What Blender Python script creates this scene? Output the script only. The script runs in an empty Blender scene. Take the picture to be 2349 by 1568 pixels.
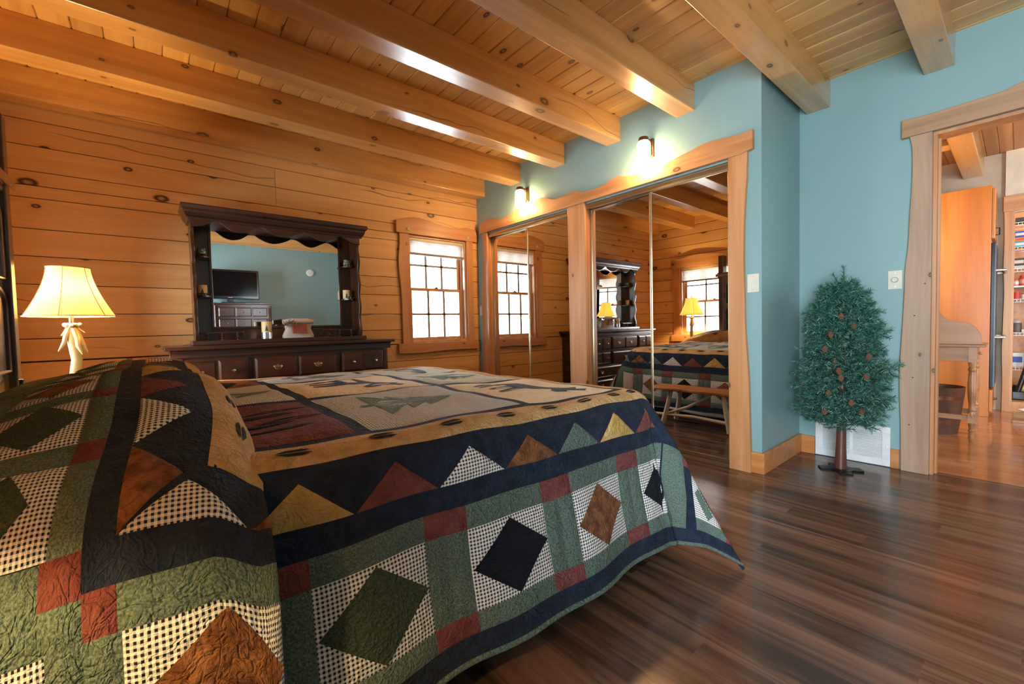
import bpy, bmesh, math, random
import numpy as np
from mathutils import Vector, Matrix
from mathutils.geometry import tessellate_polygon
random.seed(7)
SC = bpy.context.scene
COL = SC.collection
PI = math.pi

# ------------------------------------------------------------------ camera, world, light, exposure
YAW, PITCH, ROLL, FPX = 0.69937529, 0.03722685, -0.0237545, 979.86
CAM = Vector((0.0, 0.0, 0.98))
_f = Vector((math.sin(YAW)*math.cos(PITCH), math.cos(YAW)*math.cos(PITCH), -math.sin(PITCH)))
_r = Vector((math.cos(YAW), -math.sin(YAW), 0)); _u = _r.cross(_f)
_R = math.cos(ROLL)*_r + math.sin(ROLL)*_u
_U = -math.sin(ROLL)*_r + math.cos(ROLL)*_u
cd = bpy.data.cameras.new('camera'); cam = bpy.data.objects.new('camera', cd); COL.objects.link(cam)
cd.sensor_width = 36; cd.sensor_fit = 'HORIZONTAL'; cd.lens = 36*FPX/2349; cd.clip_start = 0.02
M = Matrix((_R, _U, -_f)).transposed().to_4x4(); M.translation = CAM
cam.matrix_world = M
SC.camera = cam

vs = SC.view_settings
vs.view_transform = 'Standard'; vs.look = 'None'; vs.gamma = 1; vs.use_curve_mapping = False
vs.exposure = 1.08
SC.cycles.max_bounces = 10; SC.cycles.diffuse_bounces = 6; SC.cycles.glossy_bounces = 6
SC.cycles.transmission_bounces = 8; SC.cycles.sample_clamp_indirect = 4.0
SC.cycles.use_adaptive_sampling = True; SC.cycles.adaptive_threshold = 0.015
SC.cycles.caustics_reflective = False; SC.cycles.caustics_refractive = False
try:
    SC.cycles.use_denoising = True
except Exception: pass

W = bpy.data.worlds.new('sky'); SC.world = W; W.use_nodes = True
bg = W.node_tree.nodes['Background']; bg.inputs[0].default_value = (0.80, 0.91, 1.0, 1); bg.inputs[1].default_value = 15.0

def light(name, kind, loc, energy, color=(1,1,1), size=None, size_y=None, rot=None, radius=None, portal=False, spread=None):
    l = bpy.data.lights.new(name, kind); l.energy = energy; l.color = color
    if kind == 'AREA':
        l.shape = 'RECTANGLE'; l.size = size; l.size_y = size_y or size
        if portal: l.cycles.is_portal = True
        if spread: l.spread = spread
    if radius is not None: l.shadow_soft_size = radius
    o = bpy.data.objects.new(name, l); COL.objects.link(o); o.location = loc
    if rot: o.rotation_euler = rot
    return o
# daylight through the windows (sky portals in the window openings)
light('window_daylight', 'AREA', (2.41, 4.20, 1.38), 1, size=0.74, size_y=1.12, rot=(-PI/2, 0, 0), portal=True)
light('window_daylight', 'AREA', (-0.80, 3.03, 1.30), 1, size=1.12, size_y=0.98, rot=(0, -PI/2, 0), portal=True)
light('window_daylight', 'AREA', (-0.80, -0.64, 1.12), 1, size=2.15, size_y=1.45, rot=(0, -PI/2, 0), portal=True)  # portal of the unseen window added behind the camera
light('kitchen_unseen_lamp', 'POINT', (5.45, 0.80, 1.75), 15, (1.0, 0.60, 0.26), radius=0.08)  # unseen lamp beyond the door casing, a bare light without a fixture
light('kitchen_fill_panel', 'AREA', (5.3, -1.7, 1.5), 18, (0.9, 0.95, 1.0), size=2.0, size_y=1.5, rot=(-PI/2, 0, PI))  # added soft fill inside the closed kitchen, no window there
light('pantry_fill_light', 'POINT', (6.75, -0.35, 2.2), 5, (1.0, 0.9, 0.75), radius=0.06)  # added light to brighten the pantry, no fixture there

# ------------------------------------------------------------------ constants of the room
X1, X2, YL, XW, YB = 2.938, 3.654, 4.073, -0.66, -1.55
ZB, ZC = 2.441, 2.627

# ------------------------------------------------------------------ helpers
def lerp(a, b, t): return a + (b-a)*t
class MB:
    """collects shapes for one mesh"""
    def __init__(s): s.v = []; s.f = []; s.m = []; s.uv = {}
    def add(s, verts, faces, mi=0, uvs=None):
        n = len(s.v); s.v += [tuple(map(float, p)) for p in verts]
        for k, f in enumerate(faces):
            s.f.append([n+i for i in f]); s.m.append(mi)
            if uvs is not None: s.uv[len(s.f)-1] = [uvs[i] for i in f]
        return s
    def box(s, x0, x1, y0, y1, z0, z1, mi=0):
        v = [(x0,y0,z0),(x1,y0,z0),(x1,y1,z0),(x0,y1,z0),(x0,y0,z1),(x1,y0,z1),(x1,y1,z1),(x0,y1,z1)]
        return s.add(v, [(0,3,2,1),(4,5,6,7),(0,1,5,4),(1,2,6,5),(2,3,7,6),(3,0,4,7)], mi)
    def prism(s, poly, axis, d0, d1, mi=0):
        """poly: 2D list; axis 'x': (y,z), 'y': (x,z), 'z': (x,y); extruded d0..d1"""
        def P(p, d): return {'x': (d,p[0],p[1]), 'y': (p[0],d,p[1]), 'z': (p[0],p[1],d)}[axis]
        n = len(poly); v = [P(p,d0) for p in poly] + [P(p,d1) for p in poly]
        tr = tessellate_polygon([[Vector((p[0],p[1],0)) for p in poly]])
        f = [tuple(t) for t in tr] + [tuple(n+i for i in reversed(t)) for t in tr]
        f += [(i,(i+1)%n,n+(i+1)%n,n+i) for i in range(n)]
        return s.add(v, f, mi)
    def strip(s, a, b, axis, d0, d1, mi=0):
        """solid between two equally long polylines a and b (quads), extruded along axis"""
        def P(p, d): return {'x': (d,p[0],p[1]), 'y': (p[0],d,p[1]), 'z': (p[0],p[1],d)}[axis]
        n = len(a); v = [P(p,d0) for p in a]+[P(p,d0) for p in b]+[P(p,d1) for p in a]+[P(p,d1) for p in b]
        f = []
        for i in range(n-1):
            f += [(i,i+1,n+i+1,n+i),(2*n+i,3*n+i,3*n+i+1,2*n+i+1),(i,2*n+i,2*n+i+1,i+1),(n+i,n+i+1,3*n+i+1,3*n+i)]
        f += [(0,n,3*n,2*n),(n-1,3*n-1,4*n-1,2*n-1)]
        return s.add(v, f, mi)
    def tube(s, pts, rad, seg=8, mi=0, cap=True):
        pts = [Vector(p) for p in pts]; n = len(pts)
        if not hasattr(rad, '__len__'): rad = [rad]*n
        V = []; prev = None
        for i, p in enumerate(pts):
            t = (pts[min(i+1,n-1)]-pts[max(i-1,0)]).normalized()
            if prev is None:
                a = Vector((0,0,1)) if abs(t.z) < .9 else Vector((1,0,0)); u = t.cross(a).normalized()
            else: u = (prev - t*prev.dot(t)).normalized()
            prev = u; w = t.cross(u)
            for k in range(seg):
                an = 2*PI*k/seg; V.append(p + (u*math.cos(an)+w*math.sin(an))*rad[i])
        F = []
        for i in range(n-1):
            for k in range(seg):
                k2 = (k+1)%seg; F.append((i*seg+k,i*seg+k2,(i+1)*seg+k2,(i+1)*seg+k))
        if cap: F += [tuple(reversed(range(seg))), tuple((n-1)*seg+k for k in range(seg))]
        return s.add(V, F, mi)
    def lathe(s, prof, c=(0,0,0), seg=24, mi=0, sq=None, axis='z'):
        """prof: list of (r,z)"""
        V = []; F = []; n = len(prof)
        for (r,z) in prof:
            for k in range(seg):
                an = 2*PI*(k+.5)/seg; q = (r*math.cos(an), r*math.sin(an), z)
                if axis == 'x': q = (q[2], q[0], q[1])
                if axis == 'y': q = (q[0], q[2], q[1])
                V.append((c[0]+q[0], c[1]+q[1], c[2]+q[2]))
        for i in range(n-1):
            for k in range(seg):
                k2 = (k+1)%seg; F.append((i*seg+k,i*seg+k2,(i+1)*seg+k2,(i+1)*seg+k))
        if prof[0][0] > 1e-5: F.append(tuple(reversed(range(seg))))
        if prof[-1][0] > 1e-5: F.append(tuple((n-1)*seg+k for k in range(seg)))
        return s.add(V, F, mi)
    def ball(s, c, rx, ry=None, rz=None, mi=0, seg=12, rings=8):
        ry = ry or rx; rz = rz or rx; V = [(c[0],c[1],c[2]-rz)]; F = []
        for i in range(1, rings):
            ph = -PI/2+PI*i/rings
            for k in range(seg):
                an = 2*PI*k/seg; V.append((c[0]+rx*math.cos(ph)*math.cos(an), c[1]+ry*math.cos(ph)*math.sin(an), c[2]+rz*math.sin(ph)))
        V.append((c[0],c[1],c[2]+rz)); L = len(V)-1
        for k in range(seg):
            k2 = (k+1)%seg; F.append((0,1+k2,1+k)); F.append((L,1+(rings-2)*seg+k,1+(rings-2)*seg+k2))
            for i in range(rings-2):
                a = 1+i*seg; F.append((a+k,a+k2,a+seg+k2,a+seg+k))
        return s.add(V, F, mi)
    def build(s, name, mats, parent=None, smooth=False, bevel=0, seg=2, loc=None, auto=None, fix=True):
        """vertices are given in world coordinates; the object's origin goes to loc (or its parent's place)"""
        me = bpy.data.meshes.new(name)
        off = Vector(loc) if loc is not None else Vector((0,0,0))
        po = world_loc(parent) if parent is not None else Vector((0,0,0))
        base = off if loc is not None else po
        me.from_pydata([(p[0]-base.x, p[1]-base.y, p[2]-base.z) for p in s.v], [], s.f)
        if not isinstance(mats, (list, tuple)): mats = [mats]
        for m in mats: me.materials.append(m)
        me.polygons.foreach_set('material_index', s.m)
        if s.uv:
            ul = me.uv_layers.new(name='UVMap'); buf = np.zeros(len(me.loops)*2)
            for pi, p in enumerate(me.polygons):
                q = s.uv.get(pi)
                if q:
                    for j, li in enumerate(p.loop_indices): buf[2*li], buf[2*li+1] = q[j]
            ul.data.foreach_set('uv', buf)
        if fix:
            b = bmesh.new(); b.from_mesh(me); bmesh.ops.recalc_face_normals(b, faces=b.faces); b.to_mesh(me); b.free()
        me.update()
        o = bpy.data.objects.new(name, me); COL.objects.link(o)
        if parent is not None: o.parent = parent; o.location = base-po
        else: o.location = base
        if smooth or auto:
            me.polygons.foreach_set('use_smooth', [True]*len(me.polygons))
        if auto or (smooth and auto is None and not isinstance(smooth, str)):
            try: me.set_sharp_from_angle(angle=math.radians(auto or 40))
            except Exception: pass
        if bevel:
            md = o.modifiers.new('edge', 'BEVEL'); md.width = bevel; md.segments = seg; md.limit_method = 'ANGLE'; md.angle_limit = math.radians(40)
            md.harden_normals = False
        return o
def world_loc(o):
    v = Vector((0,0,0))
    while o is not None: v += o.location; o = o.parent
    return v
def tag(o, label=None, cat=None, group=None, kind=None):
    if label: o['label'] = label
    if cat: o['category'] = cat
    if group: o['group'] = group
    if kind: o['kind'] = kind
    return o
def empty(name, loc, label, cat, group=None, rz=0):
    o = bpy.data.objects.new(name, None); COL.objects.link(o); o.location = loc; o.rotation_euler = (0,0,rz)
    o.empty_display_size = .05
    return tag(o, label, cat, group)
def copy_tree(o, parent=None):
    c = o.copy(); COL.objects.link(c)
    if parent is not None: c.parent = parent
    for ch in list(o.children): copy_tree(ch, c)
    return c
def struct(o): o['kind'] = 'structure'; return o

# ------------------------------------------------------------------ materials
def srgb(r, g, b):
    f = lambda c: (c/12.92 if c <= .04045 else ((c+.055)/1.055)**2.4)
    return (f(r/255), f(g/255), f(b/255), 1)
class NT:
    def __init__(s, name):
        s.m = bpy.data.materials.new(name); s.m.use_nodes = True; s.t = s.m.node_tree; s.b = s.t.nodes['Principled BSDF']
    def n(s, typ, **k):
        nd = s.t.nodes.new(typ)
        for a, v in k.items():
            if a.startswith('i_'): nd.inputs[int(a[2:]) if a[2:].isdigit() else a[2:]].default_value = v
            else: setattr(nd, a, v)
        return nd
    def l(s, a, b): s.t.links.new(a, b); return b
    def math(s, op, a, b=None, c=None, clamp=False):
        nd = s.t.nodes.new('ShaderNodeMath'); nd.operation = op; nd.use_clamp = clamp
        for i, v in enumerate((a, b, c)):
            if v is None: continue
            if isinstance(v, (int, float)): nd.inputs[i].default_value = v
            else: s.l(v, nd.inputs[i])
        return nd.outputs[0]
    def sstep(s, v, lo, hi, to0=0, to1=1):
        nd = s.t.nodes.new('ShaderNodeMapRange'); nd.interpolation_type = 'SMOOTHSTEP'; s.l(v, nd.inputs[0])
        for i, x in ((1,lo),(2,hi),(3,to0),(4,to1)): nd.inputs[i].default_value = x
        return nd.outputs[0]
    def mix(s, fac, a, b, mode='MIX'):
        nd = s.t.nodes.new('ShaderNodeMix'); nd.data_type = 'RGBA'; nd.blend_type = mode
        if isinstance(fac, (int, float)): nd.inputs[0].default_value = fac
        else: s.l(fac, nd.inputs[0])
        for i, v in ((6,a),(7,b)):
            if isinstance(v, tuple): nd.inputs[i].default_value = v
            else: s.l(v, nd.inputs[i])
        return nd.outputs[2]
    def coord(s, kind='Object', scale=(1,1,1), rand=True, rot=(0,0,0)):
        tc = s.t.nodes.new('ShaderNodeTexCoord'); out = tc.outputs[kind]
        if rand:
            oi = s.t.nodes.new('ShaderNodeObjectInfo'); gi = s.t.nodes.new('ShaderNodeNewGeometry')
            k = s.math('ADD', s.math('MULTIPLY', oi.outputs['Random'], 37.0), s.math('MULTIPLY', gi.outputs['Random Per Island'], 91.0))
            va = s.t.nodes.new('ShaderNodeVectorMath'); va.operation = 'ADD'; s.l(out, va.inputs[0]); 
            cx = s.t.nodes.new('ShaderNodeCombineXYZ')
            for i in range(3): s.l(k, cx.inputs[i])
            s.l(cx.outputs[0], va.inputs[1]); out = va.outputs[0]; s.isl = gi.outputs['Random Per Island']
        mp = s.t.nodes.new('ShaderNodeMapping'); s.l(out, mp.inputs[0]); mp.inputs[3].default_value = scale; mp.inputs[2].default_value = rot
        return mp.outputs[0]
    def noise(s, co, scale=5, detail=4, rough=.55, dist=0):
        nd = s.n('ShaderNodeTexNoise'); nd.inputs['Scale'].default_value = scale; nd.inputs['Detail'].default_value = detail
        nd.inputs['Roughness'].default_value = rough; nd.inputs['Distortion'].default_value = dist; s.l(co, nd.inputs[0]); return nd.outputs[0]
    def ramp(s, v, stops):
        nd = s.n('ShaderNodeValToRGB'); e = nd.color_ramp.elements
        e[0].position, e[0].color = stops[0]; e[1].position, e[1].color = stops[-1]
        for p, c in stops[1:-1]: x = e.new(p); x.color = c
        s.l(v, nd.inputs[0]); return nd.outputs[0]
    def bump(s, h, strength=.3, dist=.01):
        nd = s.n('ShaderNodeBump'); nd.inputs['Strength'].default_value = strength; nd.inputs['Distance'].default_value = dist
        s.l(h, nd.inputs['Height']); s.l(nd.outputs[0], s.b.inputs['Normal'])
    def col(s, c):
        if isinstance(c, tuple): s.b.inputs['Base Color'].default_value = c
        else: s.l(c, s.b.inputs['Base Color'])
    def set(s, **k):
        for a, v in k.items(): s.b.inputs[a.replace('_', ' ')].default_value = v
        return s
def mul(c, k): return (c[0]*k, c[1]*k, c[2]*k, 1)

def plain(name, c, rough=.6, metal=0, **k):
    t = NT(name); co = t.coord(scale=(1,1,1)); n = t.noise(co, 9, 3)
    t.col(t.mix(t.sstep(n, .3, .7), mul(c, .93), mul(c, 1.05))); t.set(Roughness=rough, Metallic=metal, **k); return t.m
def wood(name, base, grain, axis='x', rough=.35, knots=.5, cracks=0, var=.18, gs=1.0, knotc=None, coat=0.0, bump=.15):
    t = NT(name); a = {'x': 0, 'y': 1, 'z': 2}[axis]
    sc = [9*gs]*3; sc[a] = .55*gs; co = t.coord(scale=tuple(sc))
    n1 = t.noise(co, 1.0, 5, .6, .6)
    sc2 = [70*gs]*3; sc2[a] = 2.0*gs; n2 = t.noise(t.coord(scale=tuple(sc2)), 1.0, 3, .6)
    c = t.mix(t.sstep(n1, .35, .68), base, grain)
    c = t.mix(t.math('MULTIPLY', t.sstep(n2, .45, .75), .25), c, mul(grain, .75))
    # board to board variation
    v = t.math('ADD', t.math('MULTIPLY', t.isl, var*2), 1-var)
    hs = t.n('ShaderNodeHueSaturation'); t.l(c, hs.inputs['Color']); t.l(v, hs.inputs['Value']); c = hs.outputs[0]
    h = t.math('MULTIPLY', n2, .35)
    if knots:
        kq = t.coord(scale=(1,1,1)); sq = t.n('ShaderNodeSeparateXYZ'); t.l(kq, sq.inputs[0]); oth = [i for i in range(3) if i != a]
        cq = t.n('ShaderNodeCombineXYZ'); t.l(t.math('MULTIPLY', sq.outputs[a], 1.55), cq.inputs[0])
        t.l(t.math('MULTIPLY', t.math('ADD', sq.outputs[oth[0]], sq.outputs[oth[1]]), 2.7), cq.inputs[1]); kc = cq.outputs[0]
        vo = t.n('ShaderNodeTexVoronoi'); vo.voronoi_dimensions = '2D'; vo.inputs['Scale'].default_value = 1.0; t.l(kc, vo.inputs[0]); vo.inputs['Randomness'].default_value = 1
        kr = t.n('ShaderNodeSeparateColor'); t.l(vo.outputs['Color'], kr.inputs[0])
        d = t.math('ADD', t.math('MULTIPLY', vo.outputs['Distance'], t.math('ADD', t.math('MULTIPLY', kr.outputs[0], 2.2), .8)), t.math('MULTIPLY', t.noise(kc, 14, 2), .02))
        kcol = knotc or mul(grain, .28)
        k1 = t.sstep(d, .05*knots*2, .075*knots*2, 1, 0)
        k2 = t.sstep(d, .02*knots*2, .045*knots*2, 0, 1)
        ring = t.math('MULTIPLY', k1, k2)
        halo = t.sstep(d, .06*knots*2, .17*knots*2, .35, 0)
        c = t.mix(halo, c, mul(grain, .7))
        c = t.mix(t.math('MULTIPLY', k1, .7), c, mul(grain, .42)); c = t.mix(t.math('MULTIPLY', ring, .95), c, mul(kcol, .6))
        h = t.math('SUBTRACT', h, t.math('MULTIPLY', ring, .5))
    if cracks:
        sc4 = [1.0]*3; cc = t.coord(scale=(1,1,1))
        sp = t.n('ShaderNodeSeparateXYZ'); t.l(cc, sp.inputs[0])
        al = [.9]*3; al[a] = .55
        w = t.noise(t.coord(scale=tuple(al)), 1.3, 3, .55)
        per = t.math('ADD', t.math('MULTIPLY', sp.outputs[2 if a != 2 else 0], 3.1), t.math('MULTIPLY', w, 1.6))
        fr = t.math('PINGPONG', per, .5)
        ln = t.sstep(fr, .004, .013, 1, 0)
        ms = [1.2]*3; ms[a] = .5
        mask = t.sstep(t.noise(t.coord(scale=tuple(ms)), 1.6, 2), .5, .56)
        ck = t.math('MULTIPLY', ln, mask)
        c = t.mix(t.math('MULTIPLY', ck, .85*cracks), c, mul(grain, .16)); h = t.math('SUBTRACT', h, t.math('MULTIPLY', ck, 2.0))
    t.col(c); t.set(Roughness=rough); t.b.inputs['Coat Weight'].default_value = coat; t.b.inputs['Coat Roughness'].default_value = .18
    t.bump(h, bump, .004)
    return t.m

PINE_A, PINE_B = (0.78, 0.48, 0.205, 1), (0.68, 0.385, 0.14, 1)
M_logx = wood('pine_log_x', PINE_A, PINE_B, 'x', .38, .58, 1, .08, knotc=(.06,.02,.008,1))
M_logy = wood('pine_log_y', PINE_A, PINE_B, 'y', .38, .58, 1, .08, knotc=(.06,.02,.008,1))
M_beam = wood('pine_beam', (0.68,0.38,0.135,1), (0.53,0.265,0.075,1), 'x', .22, .5, .8, .06, coat=1.0)
M_beam.node_tree.nodes['Principled BSDF'].inputs['Coat Roughness'].default_value = .30
M_ceil = wood('pine_ceiling', (0.66,0.39,0.14,1), (0.52,0.275,0.085,1), 'y', .36, .45, 0, .13)
M_trim = wood('trim_wood', (0.60,0.31,0.14,1), (0.45,0.19,0.065,1), 'z', .4, .45, 0, .05, coat=.03)
M_trimy = wood('trim_wood_y', (0.60,0.31,0.14,1), (0.45,0.19,0.065,1), 'y', .4, .45, 0, .05, coat=.03)
M_trimx = wood('trim_wood_x', (0.60,0.31,0.14,1), (0.45,0.19,0.065,1), 'x', .42, .45, 0, .05, coat=.02)
M_doortrim = wood('door_trim_wood', (0.46,0.31,0.20,1), (0.33,0.20,0.12,1), 'z', .4, .35, 0, .04)
M_doortrimy = wood('door_trim_wood_y', (0.44,0.27,0.15,1), (0.32,0.18,0.09,1), 'y', .4, .35, 0, .04)
M_base = wood('baseboard_wood', (0.62,0.27,0.09,1), (0.48,0.18,0.05,1), 'y', .35, .0, 0, .04)
M_floor = wood('dark_laminate', (0.17,0.092,0.058,1), (0.050,0.026,0.018,1), 'y', .19, 0, 0, .30, gs=1.6, bump=.08)
M_kfloor = wood('honey_floor', (0.50,0.20,0.065,1), (0.36,0.12,0.035,1), 'y', .12, 0, 0, .14, gs=.9, bump=.05)
M_dark = wood('dark_pine', (0.075,0.024,0.010,1), (0.026,0.009,0.005,1), 'x', .28, .3, 0, .1, coat=.3, knotc=(.004,.002,.002,1))
M_darkz = wood('dark_pine_z', (0.085,0.030,0.012,1), (0.030,0.011,0.005,1), 'z', .28, .3, 0, .1, coat=.3, knotc=(.004,.002,.002,1))
M_oak = wood('oak', (0.56,0.205,0.035,1), (0.42,0.13,0.018,1), 'z', .3, 0, 0, .04, gs=.55)
M_oakt = wood('oak_table', (0.40,0.185,0.075,1), (0.26,0.11,0.04,1), 'y', .35, 0, 0, .04)
M_bench = wood('bench_board', (0.55,0.25,0.10,1), (0.40,0.16,0.05,1), 'y', .35, .3, 0, .02)
M_bark = plain('birch_bark', (0.66,0.60,0.50,1), .7)
M_brass = plain('brass', (0.78,0.60,0.30,1), .22, 1)
M_brz = plain('gold_frame', (0.52,0.44,0.27,1), .3, 1)
M_bronze = plain('dark_bronze', (0.16,0.075,0.035,1), .4, .8)
M_blackm = plain('black_metal', (0.012,0.013,0.015,1), .4, .6)
M_blackp = plain('black_plastic', (0.008,0.008,0.009,1), .18)
M_screen = plain('tv_screen', (0.004,0.004,0.005,1), .12); M_screen.node_tree.nodes['Principled BSDF'].inputs['Specular IOR Level'].default_value = .15
M_white = plain('white_paint', (0.78,0.80,0.80,1), .45)
M_cream = plain('cream_plastic', (0.66,0.66,0.54,1), .4)
M_steel = plain('brushed_steel', (0.6,0.6,0.6,1), .3, 1)
M_beige = plain('beige_wall', (0.50,0.40,0.29,1), .8)
M_wax = plain('cream_wax', (0.75,0.58,0.30,1), .5)
M_green = plain('green_enamel', (0.02,0.10,0.05,1), .4)
M_antler = plain('antler', (0.46,0.35,0.15,1), .5)
M_antlerd = plain('antler_bark', (0.20,0.15,0.10,1), .7)
M_closet = plain('closet_dark', (0.05,0.04,0.035,1), .8)
def m_teal():
    t = NT('teal_paint'); co = t.coord(scale=(1,1,1), rand=False); n = t.noise(co, 2.5, 3)
    t.col(t.mix(n, (0.215,0.365,0.375,1), (0.235,0.395,0.405,1))); t.set(Roughness=.42)
    t.bump(t.noise(co, 260, 2), .06, .002); return t.m
M_teal = m_teal()
def m_mirror(name, tint, rough=.0):
    t = NT(name); co = t.coord(rand=False); n = t.noise(co, 3, 2)
    t.col(t.mix(n, mul(tint, .985), tint)); t.set(Metallic=1, Roughness=rough); return t.m
M_mirror = m_mirror('mirror_glass', (0.86,0.86,0.86,1))
M_mirrorb = m_mirror('bronze_mirror_glass', (0.72,0.68,0.64,1))
def m_glass():
    t = NT('window_glass'); t.set(Roughness=0)
    nt = t.t; tr = nt.nodes.new('ShaderNodeBsdfTransparent'); gl = nt.nodes.new('ShaderNodeBsdfGlossy'); gl.inputs['Roughness'].default_value = 0.02
    fr = nt.nodes.new('ShaderNodeFresnel'); fr.inputs[0].default_value = 1.45; mx = nt.nodes.new('ShaderNodeMixShader')
    t.l(fr.outputs[0], mx.inputs[0]); t.l(tr.outputs[0], mx.inputs[1]); t.l(gl.outputs[0], mx.inputs[2])
    t.l(mx.outputs[0], nt.nodes['Material Output'].inputs[0]); return t.m
M_glass = m_glass()
def m_emit(name, c, s):
    t = NT(name); co = t.coord(rand=False); n = t.noise(co, 6, 2)
    t.col((.8,.8,.75,1)); t.l(t.mix(n, c, mul(c, .92)), t.b.inputs['Emission Color']); t.b.inputs['Emission Strength'].default_value = s; return t.m
M_sglass = m_emit('sconce_glass', (1.0,0.70,0.34,1), 26)
def m_shade(name, c, tr=.55):
    t = NT(name); co = t.coord(rand=False); n = t.noise(co, 40, 4); n2 = t.noise(co, 5, 2)
    cc = t.mix(n2, c, mul(c, .85)); nt = t.t
    d = nt.nodes.new('ShaderNodeBsdfDiffuse'); tl = nt.nodes.new('ShaderNodeBsdfTranslucent'); mx = nt.nodes.new('ShaderNodeMixShader'); mx.inputs[0].default_value = tr
    t.l(cc, d.inputs[0]); t.l(cc, tl.inputs[0]); t.l(d.outputs[0], mx.inputs[1]); t.l(tl.outputs[0], mx.inputs[2])
    t.l(mx.outputs[0], nt.nodes['Material Output'].inputs[0]); return t.m
M_shade = m_shade('lamp_shade_cloth', (0.62,0.35,0.12,1), .13)
M_blind = m_shade('blind_cloth', (0.72,0.64,0.58,1), .4)

# cloth of the quilt, pattern coordinates in metres
def m_cloth(name, c1, c2, mott=18, fine=400, rough=.9, wr=.5):
    t = NT(name); co = t.coord('UV', rand=False)
    n = t.noise(co, mott, 4, .6); n2 = t.noise(co, fine, 2)
    c = t.mix(t.sstep(n, .35, .65), c1, c2); c = t.mix(t.math('MULTIPLY', t.sstep(n2, .4, .7), .35), c, mul(c1, 1.6))
    cloth_finish(t, c, co, rough, wr); return t.m
def cloth_finish(t, c, co, rough, wr):
    t.col(c); t.set(Roughness=rough); t.b.inputs['Sheen Weight'].default_value = .02; t.b.inputs['Specular IOR Level'].default_value = .18; t.b.inputs['Sheen Roughness'].default_value = .5
    w = t.noise(co, 34, 4, .6, 1.6); w2 = t.noise(co, 110, 3, .6, .8)
    e1 = t.math('ABSOLUTE', t.math('SUBTRACT', t.noise(co, 13, 2, .45, 1.5), .5)); e = t.sstep(e1, 0, .045)
    e2 = t.sstep(t.math('ABSOLUTE', t.math('SUBTRACT', t.noise(co, 31, 2, .5, .9), .5)), 0, .09); e = t.math('ADD', t.math('MULTIPLY', e, .5), t.math('MULTIPLY', e2, .45))
    t.bump(t.math('ADD', t.math('ADD', t.math('MULTIPLY', w, .9), t.math('MULTIPLY', w2, .35)), t.math('MULTIPLY', e, .5)), min(1, wr*1.5), .011)
def m_check(name, light_c, dark_c, size=.0105, wr=.4):
    t = NT(name); co = t.coord('UV', rand=False)
    sp = t.n('ShaderNodeSeparateXYZ'); t.l(co, sp.inputs[0])
    k = 1.0/size
    a = t.sstep(t.math('PINGPONG', t.math('MULTIPLY', sp.outputs[0], k), .5), .21, .29); b = t.sstep(t.math('PINGPONG', t.math('MULTIPLY', sp.outputs[1], k), .5), .21, .29)
    both = t.math('MULTIPLY', a, b); either = t.math('MULTIPLY', t.math('ADD', a, b), .5)
    midc = tuple((light_c[i]*.62+dark_c[i]*.38) for i in range(3))+(1,)
    c = t.mix(t.sstep(either, .25, .5), light_c, midc); c = t.mix(both, c, dark_c)
    cloth_finish(t, c, co, .9, wr); return t.m
M_navy = m_cloth('navy_cloth', (0.008,0.014,0.028,1), (0.017,0.027,0.050,1))
M_black = m_cloth('black_cloth', (0.003,0.005,0.009,1), (0.006,0.008,0.014,1))
M_tan = m_cloth('tan_cloth', (0.42,0.27,0.11,1), (0.60,0.42,0.22,1), 10)
M_gold = m_cloth('gold_cloth', (0.40,0.25,0.07,1), (0.52,0.35,0.13,1), 12)
M_wine = m_cloth('wine_cloth', (0.125,0.035,0.034,1), (0.18,0.058,0.052,1), 14)
M_brown = m_cloth('brown_cloth', (0.11,0.042,0.017,1), (0.26,0.115,0.05,1), 22)
M_sage = m_cloth('green_cloth', (0.050,0.085,0.070,1), (0.145,0.20,0.165,1), 210, 500)
M_olive = m_cloth('dark_green_cloth', (0.022,0.038,0.025,1), (0.06,0.085,0.055,1), 200, 500)
M_check = m_check('gingham_cloth', (0.84,0.84,0.80,1), (0.008,0.011,0.022,1), .0095)
M_check2 = m_check('fine_gingham_cloth', (0.76,0.82,0.84,1), (0.15,0.19,0.26,1), .008)
M_creamc = m_cloth('cream_cloth', (0.72,0.66,0.48,1), (0.80,0.76,0.62,1), 8)
M_pine = m_cloth('pine_green_cloth', (0.10,0.16,0.13,1), (0.20,0.28,0.24,1), 150, 500)
M_pale = m_cloth('pale_green_cloth', (0.45,0.52,0.47,1), (0.56,0.62,0.57,1), 10)
M_blue = m_cloth('blue_cloth', (0.045,0.075,0.14,1), (0.07,0.11,0.19,1), 10)

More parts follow.
